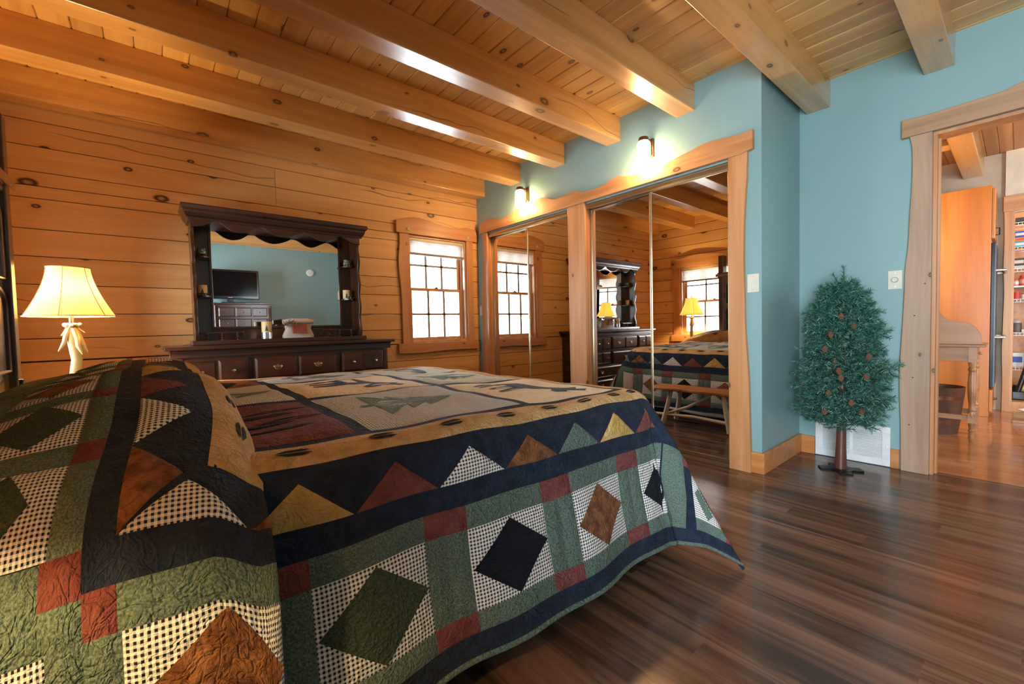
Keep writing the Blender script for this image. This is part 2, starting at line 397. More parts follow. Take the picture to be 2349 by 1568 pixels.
# ------------------------------------------------------------------ room shell
def floor():
    mb = MB(); rnd = random.Random(3); x = XW-.1; 
    while x < X2+.10:
        w = .127; y = YB-.1-rnd.random()*1.2
        while y < YL+.1:
            L = 1.22; y0 = max(y, YB-.1); y1 = min(y+L, YL+.1)
            if y1 > y0: mb.box(x, min(x+w, X2+.09), y0, y1, -.012, 0)
            y += L
        x += w
    o = struct(mb.build('floor', M_floor)); return o
floor()
COURSES = [-.01,.16,.33,.49,.65,.82,.97,1.13,1.32,1.50,1.675,1.87,2.04,2.20,2.36,2.50,ZC+.01]
def holed(mb, plane, d0, d1, u0, u1, z0, z1, holes):
    """box wall in plane 'x' (thickness d0..d1 in X, u = Y) or 'y', with rectangular holes"""
    us = sorted({u0, u1, *[h[0] for h in holes], *[h[1] for h in holes]}); zs = sorted({z0, z1, *[h[2] for h in holes], *[h[3] for h in holes]})
    for a, b in zip(us[:-1], us[1:]):
        run = None
        for p, q in zip(zs[:-1], zs[1:]):
            inside = any(h[0] <= (a+b)/2 <= h[1] and h[2] <= (p+q)/2 <= h[3] for h in holes)
            if not inside: run = (run[0], q) if run else (p, q)
            if inside or q == zs[-1]:
                if run:
                    if plane == 'x': mb.box(d0, d1, a, b, run[0], run[1])
                    else: mb.box(a, b, d0, d1, run[0], run[1])
                run = None
def log_wall(name, axis, u0, u1, holes, joints, mat):
    """axis 'x': wall in the plane Y = YL; axis 'y': wall in the plane X = XW"""
    mb = MB(); rnd = random.Random(5)
    for a, b in zip(COURSES[:-1], COURSES[1:]):
        cuts = [u0, u1]
        for (j, z0, z1) in joints:
            if z0 <= (a+b)/2 <= z1: cuts.append(j)
        segs = []
        cuts = sorted(cuts)
        for c0, c1 in zip(cuts[:-1], cuts[1:]): segs.append((c0, c1, a, b))
        for (h0, h1, z0, z1) in holes:
            out = []
            for (c0, c1, p, q) in segs:
                if z1 <= p or z0 >= q or h1 <= c0 or h0 >= c1: out.append((c0,c1,p,q)); continue
                if z0 > p+.004: out.append((c0,c1,p,z0)) 
                if z1 < q-.004: out.append((c0,c1,z1,q))
                lo, hi = max(p,z0), min(q,z1)
                if h0 > c0: out.append((c0,h0,lo,hi))
                if h1 < c1: out.append((h1,c1,lo,hi))
            segs = out
        for (c0, c1, p, q) in segs:
            g = .0026
            if axis == 'x': mb.box(c0+(.0012 if c0 > u0 else 0), c1-(.0012 if c1 < u1 else 0), YL, YL+.08, p+g, q-g)
            else: mb.box(XW-.08, XW, c0+.0008, c1-.0008, p+g, q-g)
    hl = [(h[0], h[1], h[2], h[3]) for h in holes]
    o = struct(mb.build(name, mat, bevel=.005, seg=2))
    mb = MB()
    if axis == 'x': holed(mb, 'y', YL+.0805, YL+.15, u0, u1, -.01, ZC+.01, hl)
    else: holed(mb, 'x', XW-.15, XW-.0805, u0, u1, -.01, ZC+.01, hl)
    struct(mb.build(name+'_chinking', M_closet)); return o
W1 = (2.055, 2.766, .825, 1.95)      # window in the log wall: u0,u1,z0,z1
W2 = (2.50, 3.54, .775, 1.85)        # window in the left log wall
W3 = (-1.36, 0.08, .06, 2.18)        # unseen window added in the left log wall behind the camera, for cool daylight
W4 = None          # no window there
log_wall('wall_back', 'x', XW, X1+.09, [W1], [(.85, 2.04, 2.36), (2.1, .1, .33)], M_logx)
log_wall('wall_left', 'y', YB-.1, YL+.15, [W2, W3], [(1.9, 1.9, 2.3)], M_logy)

mb = MB(); holed(mb, 'y', YB-.12, YB, XW, X2+.12, 0, ZC+.02, []); struct(mb.build('wall_front', M_teal))
OPA, OPB, OPT = (1.232, 2.443), (2.636, 3.855), 2.022       # closet openings
mb = MB(); holed(mb, 'x', X1, X1+.085, 1.045, YL, 0, ZC+.01, [(*OPA, -1, OPT), (*OPB, -1, OPT)])
struct(mb.build('wall_closet', M_teal))
mb = MB(); mb.box(X1+.0851, X2, 1.045, 1.13, 0, ZC+.01); struct(mb.build('wall_closet_end', M_teal))
DO0, DO1, DOT = -.62, .349, 2.083                          # doorway
mb = MB(); holed(mb, 'x', X2, X2+.12, YB, YL+.15, 0, ZC+.01, [(DO0, DO1, -1, DOT)]); struct(mb.build('wall_right', M_teal))
mb = MB(); mb.box(X1+.12, X2, 1.14, 1.15, .0, ZC); mb.box(X2-.02, X2-.005, 1.15, YL, 0, ZC); mb.box(X1+.12, X2-.02, YL-.02, YL, 0, ZC)
mb.box(X1+.12, X2-.02, 1.15, YL-.02, 2.3, 2.32); mb.build('wall_closet_inside', M_closet)['kind'] = 'structure'

def ceiling():
    mb = MB(); x = X2+.1; i = 0; rnd = random.Random(2)
    while x > XW-.1:
        cut = YB-.1+rnd.random()*4.5
        for y0, y1 in ((YB-.1, cut), (cut, YL+.15)):
            mb.box(x-.1255+.0022, x, y0+.001, y1-.001, ZC, ZC+.018)
        x -= .1255
    struct(mb.build('ceiling', M_ceil, bevel=.005, seg=1))
    mb = MB(); mb.box(XW-.15, X2+.12, YB-.12, YL+.15, ZC+.02, ZC+.06); struct(mb.build('ceiling_deck', M_closet))
ceiling()
# exposed beams run along X and end at the closet wall or the door wall
BEAMS = [(3.906,4.050,X1,'against the log wall'),(3.293,3.450,X1,'second from the log wall'),(2.687,2.820,X1,'third from the log wall, passing above the dresser side of the bed'),
         (2.080,2.212,X1,'fourth from the log wall, ending above the smaller sconce gap'),(1.466,1.605,X1,'fifth from the log wall, ending near the larger sconce'),
         (.862,1.000,X2,'at the corner of the closet'),(.262,.394,X2,'beyond the closet corner'),(-.34,-.21,X2,'behind'),(-.94,-.81,X2,'behind'),(-1.548,-1.41,X2,'over the television wall')]
BL = ['exposed pine ceiling beam lying right against the log wall above the dresser',
      'exposed pine ceiling beam, second out from the log wall, ending beside the far wall lamp',
      'exposed pine ceiling beam, third out from the log wall, above the bed',
      'exposed pine ceiling beam with big dark knots, fourth out from the log wall',
      'exposed pine ceiling beam with a pale glossy underside, ending by the near wall lamp',
      'thick cracked pine ceiling beam crossing over the blue wall corner next to the closet',
      'exposed pine ceiling beam above the potted fir and doorway, ending on the blue wall',
      'exposed pine ceiling beam over the doorway side, behind the photographer',
      'exposed pine ceiling beam between the doorway and the television wall',
      'exposed pine ceiling beam flush against the blue wall above the television']
BL[6] = 'exposed pine ceiling beam ending on the blue wall above the artificial tree'
for i, (y0, y1, xe, _) in enumerate(BEAMS):
    if i in (7, 8): continue
    mb = MB(); mb.box(XW, xe, y0, y1, ZB, ZC)
    tag(mb.build('ceiling_beam', M_beam, bevel=.004, seg=2, loc=((XW+xe)/2, (y0+y1)/2, ZB)), BL[i], 'beam', 'exposed ceiling beams', 'thing')

# baseboards
mb = MB(); mb.box(X1-.016, X1, 1.029, 1.105, 0, .135); mb.box(X1, X2, 1.029, 1.045, 0, .135); struct(mb.build('baseboard_closet', M_base, bevel=.003))
mb = MB(); mb.box(X2-.016, X2, .945, 1.029, 0, .13); struct(mb.build('baseboard_right', M_base, bevel=.003))
mb = MB(); mb.box(X2-.016, X2, .487, .53, 0, .125); struct(mb.build('baseboard_door', M_base, bevel=.003))
mb = MB(); mb.box(XW, X2, YB, YB+.016, 0, .13); struct(mb.build('baseboard_front', M_base, bevel=.003))

# closet trim with live edges (outlines in the plane of the wall: y, z)
HEAD = [(1.084,2.169),(1.153,2.161),(1.271,2.172),(1.371,2.181),(1.477,2.164),(1.589,2.147),(1.708,2.129),(1.833,2.123),(1.984,2.13),(2.072,2.157),(2.146,2.152),(2.241,2.124),(2.361,2.12),(2.465,2.125),(2.543,2.156),(2.647,2.15),(2.791,2.145),(2.904,2.186),(3.002,2.203),(3.106,2.178),(3.278,2.167),(3.416,2.145),(3.535,2.13),(3.659,2.139),(3.8,2.175),(3.922,2.156),(3.979,2.126),(3.982,2.053)]
def resample(pts, n):
    """smooth curve through the points (Catmull-Rom)"""
    P = [Vector((p[0],p[1])) for p in pts]; P = [P[0]*2-P[1]]+P+[P[-1]*2-P[-2]]; out = []
    for i in range(1, len(P)-2):
        for k in range(n):
            t = k/n; a,b,c,d = P[i-1],P[i],P[i+1],P[i+2]
            out.append(tuple(.5*((2*b)+(c-a)*t+(2*a-5*b+4*c-d)*t*t+(3*b-a-3*c+d)*t**3)))
    return out+[tuple(P[-2])]
hp = HEAD[:1]+resample(HEAD[1:-1], 4)+HEAD[-1:]
up = [(p[0], p[1]) for p in hp]; lo = [(p[0], 2.035 if p[0] > 1.12 else 2.05) for p in hp]
mb = MB(); mb.strip(up, lo, 'x', X1-.038, X1); struct(mb.build('trim_1', M_trimy, bevel=.003))
CR = [(1.084,2.049),(1.118,2.049),(1.118,1.995),(1.122,1.926),(1.12,1.907),(1.13,1.761),(1.138,1.584),(1.142,1.343),(1.136,1.1),(1.134,.942),(1.121,.734),(1.113,.576),(1.108,.345),(1.1,.0)]
a = resample(CR[1:], 3); mb = MB(); mb.strip(a, [(1.234, p[1]) for p in a], 'x', X1-.03, X1); struct(mb.build('trim_2', M_trim, bevel=.003))
mb = MB(); mb.box(X1-.03, X1, 2.441, 2.638, 0, 2.035); struct(mb.build('trim_3', M_trim, bevel=.003))
CL = [(3.954,2.035),(3.939,1.955),(3.938,1.792),(3.947,1.579),(3.975,1.401),(3.982,1.168),(3.972,.918),(3.985,.666),(3.98,.429),(3.985,0)]
a = resample(CL, 3); mb = MB(); mb.strip(a, [(3.853, p[1]) for p in a], 'x', X1-.03, X1); struct(mb.build('trim_4', M_trim, bevel=.003))
# jambs inside the openings
mb = MB()
for (a, b) in (OPA, OPB):
    mb.box(X1, X1+.1, a-.0, a+.006, 0, OPT); mb.box(X1, X1+.1, b-.006, b, 0, OPT)
struct(mb.build('trim_5', M_trim))
# gold tracks (top and bottom)
def track(op, lab):
    e = empty('door_track', (X1+.03, (op[0]+op[1])/2, 0), lab, 'door track', 'sliding door tracks of the closet')
    y0, y1 = op[0]+.006, op[1]-.006
    mb = MB(); mb.box(X1-.004, X1+.004, y0, y1, OPT-.045, OPT); mb.box(X1+.032, X1+.036, y0, y1, OPT-.04, OPT); mb.box(X1+.06, X1+.064, y0, y1, OPT-.04, OPT); mb.box(X1-.004, X1+.064, y0, y1, OPT-.006, OPT)
    mb.box(X1-.008, X1-.004, y0, y1, OPT-.012, OPT-.004); mb.box(X1-.008, X1-.004, y0, y1, OPT-.045, OPT-.038)
    mb.build('top_track', M_brz, e)
    mb = MB(); mb.box(X1-.005, X1+.065, y0, y1, 0, .006); mb.box(X1+.004, X1+.008, y0, y1, .006, .02); mb.box(X1+.036, X1+.04, y0, y1, .006, .02); mb.build('bottom_track', M_brz, e)
track(OPA, 'gold metal sliding track pair of the wide near closet opening')
track(OPB, 'gold metal sliding track pair of the far closet opening beside the window')
def mirror_door(y0, y1, x, lab):
    e = empty('mirror_door', (x, (y0+y1)/2, .02), lab, 'mirror door', 'sliding mirror closet doors')
    z0, z1 = .022, OPT-.03
    mb = MB(); mb.box(x, x+.004, y0+.012, y1-.012, z0+.02, z1-.02); mb.build('mirror', M_mirrorb, e)
    mb = MB()
    for (a, b) in ((y0, y0+.013), (y1-.013, y1)): mb.box(x-.008, x+.016, a, b, z0, z1)
    mb.box(x-.008, x+.016, y0, y1, z0, z0+.024); mb.box(x-.008, x+.016, y0, y1, z1-.022, z1)
    mb.build('door_frame', M_brz, e, bevel=.002)
mirror_door(1.24, 1.834, X1+.014, 'gold-framed sliding mirror door of the near closet, beside its blue wall corner')
mirror_door(1.80, 2.436, X1+.044, 'gold-framed sliding mirror door reflecting the tall dresser, beside the wooden centre post')
mirror_door(2.643, 3.23, X1+.014, 'gold-framed sliding mirror door showing dark log wall, on the far side of the wooden centre post')
mirror_door(3.20, 3.848, X1+.044, 'gold-framed sliding mirror door reflecting the bright window, farthest into the corner')

# doorway trim
DH = [(.488,2.195),(.353,2.19),(.205,2.195),(.079,2.200),(.043,2.208),(.001,2.221),(-.2,2.235),(-.45,2.22),(-.62,2.2),(-.76,2.195)]
a = resample(DH, 3); mb = MB(); mb.strip(a, [(p[0], 2.086) for p in a], 'x', X2-.04, X2); struct(mb.build('trim_6', M_doortrimy, bevel=.003))
DC = [(.452,2.086),(.441,2.026),(.438,1.962),(.438,1.861),(.443,1.705),(.448,1.603),(.451,1.477),(.456,1.39),(.466,1.287),(.468,1.18),(.470,1.097),(.476,.938),(.483,.779),(.488,.654),(.487,.475),(.481,.314),(.479,.116),(.478,0)]
a = resample(DC, 2); mb = MB(); mb.strip(a, [(.349, p[1]) for p in a], 'x', X2-.032, X2); struct(mb.build('trim_7', M_doortrim, bevel=.003))
DC2 = [(-p[0]-.27, p[1]) for p in DC]; a = resample(DC2, 2); mb = MB(); mb.strip(a, [(DO0, p[1]) for p in a], 'x', X2-.032, X2); struct(mb.build('trim_8', M_doortrim, bevel=.003))
mb = MB(); mb.box(X2-.006, X2+.126, DO1-.018, DO1+.0, 0, DOT-.018); mb.box(X2-.006, X2+.126, DO0, DO0+.018, 0, DOT-.018); mb.box(X2-.006, X2+.126, DO0, DO1, DOT-.018, DOT)
mb.box(X2+.035, X2+.085, DO1-.030, DO1-.018, 0, DOT-.03); struct(mb.build('trim_9', M_trim, bevel=.002))
mb = MB(); mb.box(X2+.09, X2+.14, DO0, DO1-.018, -.004, .004); struct(mb.build('trim_10', M_kfloor, bevel=.002))
# worn nail holes in the door casing
mb = MB()
for (y, z) in ((.375,1.18),(.42,.985),(.425,.60),(.44,.30)): mb.lathe([(.004,0),(.004,-.002),(0,-.002)], (X2-.0325, y, z), 8, axis='x')
struct(mb.build('trim_11', M_closet))

# windows ----------------------------------------------------------
def tf(side, u, w, z):
    return {'back': (u, YL+w, z), 'left': (XW-w, u, z), 'front': (u, YB-w, z)}[side]
def wb(mb, side, u0, u1, w0, w1, z0, z1, mi=0):
    a = tf(side, u0, w0, z0); b = tf(side, u1, w1, z1)
    return mb.box(min(a[0],b[0]), max(a[0],b[0]), min(a[1],b[1]), max(a[1],b[1]), a[2], b[2], mi)
def window(n, side, W, mat, cols=3, mid=None, depth=.15):
    u0, u1, z0, z1 = W; mid = mid or (z0+z1)/2
    e = bpy.data.objects.new('window_%d' % n, None); COL.objects.link(e); e.location = tf(side, (u0+u1)/2, 0, z0); e['kind'] = 'structure'
    mb = MB(); t = .022
    wb(mb, side, u0, u0+t, 0, depth, z0, z1); wb(mb, side, u1-t, u1, 0, depth, z0, z1); wb(mb, side, u0+t, u1-t, 0, depth, z1-t, z1); wb(mb, side, u0+t, u1-t, 0, depth, z0, z0+t)
    for (a, b) in ((u0+t, u0+t+.012), (u1-t-.012, u1-t)): wb(mb, side, a, b, .055, .063, z0+t, z1-t)
    mb.build('frame', mat, e, bevel=.002)
    def sash(nm, za, zb, w):
        mb = MB(); a, b = u0+t, u1-t; s = .04
        wb(mb, side, a, a+s, w, w+.03, za, zb); wb(mb, side, b-s, b, w, w+.03, za, zb); wb(mb, side, a+s, b-s, w, w+.03, za, za+s*.9); wb(mb, side, a+s, b-s, w, w+.03, zb-s*.75, zb)
        sh = mb.build(nm, mat, e, bevel=.003)
        mb = MB(); wb(mb, side, a+s, b-s, w+.014, w+.017, za+s*.9, zb-s*.75); mb.build('pane', M_glass, sh)
        mb = MB(); A, B, Z0, Z1 = a+s, b-s, za+s*.9, zb-s*.75
        for k in range(1, cols):
            q = lerp(A, B, k/cols); wb(mb, side, q-.012, q+.012, w+.008, w+.023, Z0, Z1)
        q = (Z0+Z1)/2; wb(mb, side, A, B, w+.008, w+.023, q-.011, q+.011)
        mb.build('muntins', M_muntin, sh)
        return sh
    sash('lower_sash', z0+t, mid+.015, .064); sash('upper_sash', mid-.015, z1-t, .098)
    mb = MB(); c = (u0+u1)/2; wb(mb, side, c-.02, c+.02, .058, .085, mid+.015, mid+.023); wb(mb, side, c-.006, c+.018, .062, .078, mid+.023, mid+.033); mb.build('sash_lock', M_bronze, e, bevel=.002)
M_muntin = plain('muntin_grey', (0.26,0.25,0.23,1), .5)
M_sashp = wood('sash_pine', (0.66,0.42,0.24,1), (0.5,0.28,0.13,1), 'z', .4, 0, 0, .03)
window(1, 'back', W1, M_sashp, 3, 1.395)
window(2, 'left', W2, M_sashp, 3, 1.30)
window(3, 'left', W3, M_sashp, 3)  # unseen, added to let in cool daylight from the left
# casing boards with live edges round window 1 (x, z on the log wall)
HT = resample([(1.916,2.076),(2.0,2.10),(2.117,2.126),(2.268,2.117),(2.407,2.09),(2.57,2.072),(2.646,2.074),(2.74,2.098),(2.80,2.10),(2.88,2.085),(2.905,2.05)], 3)
mb = MB(); mb.strip(HT, [(p[0], 1.952) for p in HT], 'y', YL-.035, YL-.001); struct(mb.build('trim_12', M_trimx, bevel=.003))
a = resample([(1.951,1.951),(1.95,1.841),(1.934,1.693),(1.937,1.577),(1.946,1.461),(1.956,1.314),(1.957,1.167),(1.957,1.019),(1.956,.826)], 3)
mb = MB(); mb.strip(a, [(2.058, p[1]) for p in a], 'y', YL-.028, YL-.001); struct(mb.build('trim_13', M_trim, bevel=.003))
a = resample([(2.85,1.951),(2.848,1.67),(2.841,1.338),(2.842,.826)], 3)
mb = MB(); mb.strip(a, [(2.763, p[1]) for p in a], 'y', YL-.028, YL-.001); struct(mb.build('trim_14', M_trim, bevel=.003))
a = resample([(1.905,.727),(2.2,.722),(2.5,.735),(2.9,.730)], 4)
mb = MB(); mb.strip([(p[0], .826) for p in a], a, 'y', YL-.035, YL-.001); struct(mb.build('trim_15', M_trimx, bevel=.003))
# casing round window 2 (y, z on the left wall)
HT = resample([(2.33,1.97),(2.5,2.0),(2.75,1.975),(3.0,2.01),(3.3,2.03),(3.5,1.99),(3.66,2.0),(3.68,1.96)], 3)
mb = MB(); mb.strip(HT, [(p[0], 1.852) for p in HT], 'x', XW+.001, XW+.035); struct(mb.build('trim_16', M_trimy, bevel=.003))
a = resample([(3.655,1.851),(3.66,1.7),(3.70,1.55),(3.68,1.48),(3.655,1.35),(3.65,1.1),(3.65,.776)], 3)
mb = MB(); mb.strip(a, [(3.538, p[1]) for p in a], 'x', XW+.001, XW+.028); struct(mb.build('trim_17', M_trim, bevel=.003))
a = resample([(2.37,1.851),(2.38,1.5),(2.36,1.2),(2.38,.776)], 3)
mb = MB(); mb.strip(a, [(2.502, p[1]) for p in a], 'x', XW+.001, XW+.028); struct(mb.build('trim_18', M_trim, bevel=.003))
mb = MB(); mb.box(XW+.001, XW+.035, 2.34, 3.69, .67, .776); struct(mb.build('trim_19', M_trimy, bevel=.003))

def blind(side, W, drop, lab):
    u0, u1, z0, z1 = W; zt = z1-.022; e = empty('pleated_blind', tf(side, (u0+u1)/2, .03, zt), lab, 'blind')
    mb = MB(); wb(mb, side, u0+.024, u1-.024, .012, .05, zt-.03, zt); mb.build('head_rail', M_cream, e, bevel=.003)
    mb = MB(); n = 9; zb = zt-.03-drop; pts = []
    for i in range(2*n+1): pts.append((.018+(.022 if i % 2 else 0), lerp(zt-.03, zb, i/(2*n))))
    V = []; F = []
    for (w, z) in pts: V += [tf(side, u0+.03, w, z), tf(side, u1-.03, w, z)]
    for i in range(len(pts)-1): F.append((2*i, 2*i+1, 2*i+3, 2*i+2))
    mb.add(V, F); mb.build('pleated_cloth', M_blind, e, fix=False)
    mb = MB(); wb(mb, side, u0+.026, u1-.026, .012, .046, zb-.022, zb); mb.build('bottom_rail', plain('blind_rail', (.30,.26,.24,1), .6), e, bevel=.003)
blind('back', W1, .125, 'pale pleated blind raised to the top of the log wall window')
blind('left', W2, .16, 'pale pleated blind raised in the window behind the bedside lamp, seen in the mirror')
def bracket(x, z, lab):
    mb = MB(); y = YL-.036
    mb.box(x-.008, x+.008, y-.006, y, z-.008, z+.008)
    for sx in (-1, 1):
        mb.box(x+sx*.012-.008, x+sx*.012+.008, y-.008, y, z+.006, z+.016); mb.box(x+sx*.012-.008, x+sx*.012+.008, y-.008, y, z-.016, z-.006)
    tag(mb.build('curtain_bracket', M_cream, loc=(x, y, z), bevel=.002), lab, 'bracket', 'curtain brackets on the window trim')
bracket(2.045, 1.998, 'small pale curtain bracket at the dresser end of the window trim')
bracket(2.775, 1.992, 'small pale curtain bracket at the corner end of the window trim')

# wall plates, grille
def plate(x, y0, y1, z0, z1, lab, cat, nm, knob=False):
    o = empty(nm, (x, (y0+y1)/2, (z0+z1)/2), lab, cat)
    mb = MB(); mb.box(x-.006, x, y0, y1, z0, z1); mb.build('cover_plate', M_cream, o, bevel=.003)
    c = ((y0+y1)/2, (z0+z1)/2)
    if knob:
        mb = MB(); mb.lathe([(.0,-.018),(.014,-.018),(.017,-.012),(.018,0)], (x-.006, c[0], c[1]), 20, axis='x'); mb.build('dial', M_cream, o, smooth=True)
    else:
        mb = MB(); mb.box(x-.0085, x-.006, c[0]-.005, c[0]+.005, c[1]-.012, c[1]+.012); mb.box(x-.018, x-.0085, c[0]-.004, c[0]+.004, c[1], c[1]+.008); mb.build('toggle', M_cream, o, bevel=.001)
    for s in (-1, 1):
        mb = MB(); mb.lathe([(0,-.002),(.0035,-.0015),(.0035,0)], (x-.006, c[0], c[1]+s*.042), 8, axis='x'); mb.build('screw', M_steel, o)
plate(X1, 1.060, 1.129, 1.158, 1.275, 'ivory light switch on the blue wall between closet trim and corner', 'light switch', 'light_switch')
plate(X2, .482, .552, 1.157, 1.277, 'ivory dimmer switch with round dial beside the doorway trim', 'dimmer switch', 'dimmer_switch', True)
plate(X1, 3.99, 4.055, 1.11, 1.22, 'ivory light switch half hidden between the closet trim and log wall', 'light switch', 'light_switch')
def grille():
    o = empty('air_return_grille', (X2, .735, 0), 'white louvred air return grille low on the blue wall behind the tree', 'air vent')
    y0, y1, z0, z1 = .531, .942, .004, .262; mb = MB(); x = X2-.012
    b = .042
    mb.box(x, X2, y0, y1, z0, z0+b); mb.box(x, X2, y0, y1, z1-b, z1); mb.box(x, X2, y0, y0+b, z0+b, z1-b); mb.box(x, X2, y1-b, y1, z0+b, z1-b)
    mb.box(x, X2, .727, .745, z0+b, z1-b); mb.build('frame', M_white, o, bevel=.002)
    mb = MB()
    for (a, c) in ((y0+b, .727), (.745, y1-b)):
        n = 20
        for i in range(n):
            z = lerp(z0+b, z1-b, (i+.5)/n); mb.add([(x+.002,a,z-.0035),(x+.002,c,z-.0035),(x+.007,c,z+.0022),(x+.007,a,z+.0022),(x+.003,a,z-.0045),(x+.003,c,z-.0045),(x+.008,c,z+.0012),(x+.008,a,z+.0012)], [(0,1,2,3),(7,6,5,4),(0,4,5,1),(3,2,6,7)])
    mb.build('louvres', M_white, o)
    mb = MB(); mb.box(x+.0095, X2-.0005, y0+.03, y1-.03, z0+.03, z1-.03); mb.build('gap_shade_plate', plain('gap_shade_grey', (.12,.14,.16,1), .6), o)  # dark plate stands in for the shade between the louvres
    for y in (y0+.02, y1-.02):
        mb = MB(); mb.lathe([(0,-.003),(.004,-.002),(.004,0)], (x, y, .13), 10, axis='x'); mb.build('screw', M_steel, o)
grille()

# ------------------------------------------------------------------ wall lamps
def sconce(y, z, lab):
    """z: centre of the glass"""
    e = empty('wall_lamp', (X1, y, z), lab, 'wall lamp', 'pair of cage wall lamps over the closet')
    x = X1-.098; r = .052
    mb = MB(); mb.box(X1-.018, X1, y-.030, y+.030, z-.022, z+.115); mb.box(X1-.03, X1-.018, y-.02, y+.02, z-.01, z+.105)
    mb.box(X1-.09, X1-.018, y-.018, y+.018, z+.086, z+.104); mb.build('back_plate', M_bronze, e, bevel=.004)
    mb = MB(); mb.lathe([(0,.112),(.02,.111),(.034,.104),(.037,.09),(.037,.078),(0,.078)], (x, y, z), 24); mb.build('cap', M_bronze, e, smooth=True)
    mb = MB(); mb.lathe([(.02,.078),(r-.01,.070),(r-.004,.055),(r-.004,-.07),(r-.008,-.074),(r-.011,-.07),(r-.011,.052),(.018,.072)], (x, y, z), 28); mb.build('glass_shade', M_sglass, e, smooth=True)
    mb = MB()
    for zz in (.040, .022, -.060):
        mb.tube([(x+r*math.cos(a), y+r*math.sin(a), z+zz) for a in [2*PI*k/28 for k in range(29)]], .0019, 6, cap=False)
    for a in (math.radians(80), math.radians(200), math.radians(320)):
        mb.tube([(x+.036*math.cos(a), y+.036*math.sin(a), z+.085), (x+r*math.cos(a), y+r*math.sin(a), z+.062), (x+r*math.cos(a), y+r*math.sin(a), z-.060)], .0018, 6)
    mb.build('cage', M_bronze, e, smooth=True)
    light('wall_lamp_bulb', 'POINT', (x, y, z-.085), 10.0, (1.0, .50, .18), radius=.03).parent = None
sconce(1.81, 2.243, 'lit bronze cage wall lamp over the near closet mirrors')
sconce(3.20, 2.240, 'lit bronze cage wall lamp over the far closet mirrors, close to the window')

# ------------------------------------------------------------------ dresser with hutch mirror
def bail(mb, x, y, z):
    """brass bail pull: plate with wings and a drop handle"""
    mb.prism([(x-.034,z+.004),(x-.026,z+.014),(x-.012,z+.010),(x,z+.020),(x+.012,z+.010),(x+.026,z+.014),(x+.034,z+.004),(x+.024,z-.004),(x+.010,z-.006),(x,z-.012),(x-.010,z-.006),(x-.024,z-.004)], 'y', y-.003, y)
    mb.tube([(x+.026*math.cos(a), y-.010, z+.002-.020*math.sin(a)) for a in [PI*k/12 for k in range(13)]], .0028, 6)
    for s in (-1, 1): mb.ball((x+s*.026, y-.006, z+.003), .005, seg=8, rings=5)
def knob(mb, x, y, z, r=.0125):
    mb.lathe([(.008,0),(.005,-.006),(.006,-.012),(r,-.017),(r*.9,-.023),(0,-.026)], (x, y, z), 16, axis='y')
def panel(mb, x0, x1, z0, z1, y, n=.014):
    """raised panel on a drawer front whose face is at y"""
    mb.strip([(x0,z1),(x1,z1)], [(x0,z0),(x1,z0)], 'y', y-.001, y)
    i = n; V = [(x0,y,z0),(x1,y,z0),(x1,y,z1),(x0,y,z1),(x0+i,y-.010,z0+i),(x1-i,y-.010,z0+i),(x1-i,y-.010,z1-i),(x0+i,y-.010,z1-i)]
    mb.add(V, [(0,1,5,4),(1,2,6,5),(2,3,7,6),(3,0,4,7),(4,5,6,7)])
def dresser():
    e = empty('dresser', (.85, 3.80, 0), 'long dark pine dresser with brass handles against the log wall', 'dresser')
    yf, yb = 3.60, 4.06; xL, xR = .115, 1.585
    mb = MB(); mb.box(xL, xR, yf+.012, yb, .06, .862)
    mb.box(xL-.02, xR+.02, yf-.012, yb, .0, .075)
    mb.box(xL-.035, xR+.03, yf-.005, yf+.03, .815, .862)
    mb.box(xL, xL+.035, yf-.002, yf+.02, .075, .815); mb.box(xR-.035, xR, yf-.002, yf+.02, .075, .815)
    for z in (.615, .425, .245): mb.box(xL+.035, xR-.035, yf+.0, yf+.02, z-.009, z+.009)
    mb.build('body', M_dark, e, bevel=.004)
    mb = MB(); mb.box(.055, 1.64, yf-.045, 4.066, .868, .893); mb.box(.085, 1.61, yf-.028, 4.066, .858, .868); mb.build('top', M_dark, e, bevel=.006, seg=3)
    def drawer(x0, x1, z0, z1, panels, pulls):
        mb = MB(); mb.box(x0, x1, yf-.008, yf+.012, z0, z1)
        for (a, b) in panels: panel(mb, a, b, z0+.008, z1-.008, yf-.008, .015)
        d = mb.build('drawer', M_dark, e, bevel=.002)
        for (kind, px) in pulls:
            mb = MB(); zc = (z0+z1)/2
            if kind == 'k': knob(mb, px, yf-.018, zc); mb.build('knob', M_brass, d, smooth=True)
            else: bail(mb, px, yf-.018, zc+.004); mb.build('bail_handle', M_brass, d, auto=35)
    for (z0, z1) in ((.628,.800),(.437,.603)):
        drawer(.158,.520,z0,z1,[(.160,.335),(.343,.518)],[('k',.250),('k',.432)])
        if z0 > .6: drawer(.560,1.145,z0,z1,[(.565,.85),(.858,1.14)],[('b',.712),('b',.997)])
        else: drawer(.560,1.145,z0,z1,[(.565,1.14)],[('b',.855)])
        drawer(1.185,1.545,z0,z1,[(1.188,1.36),(1.368,1.542)],[('k',1.277),('k',1.463)])
    for (z0, z1) in ((.255,.415),(.085,.236)):
        drawer(.158,.845,z0,z1,[(.162,.84)],[('b',.32),('b',.68)])
        drawer(.860,1.545,z0,z1,[(.864,1.54)],[('b',1.03),('b',1.39)])
dresser()
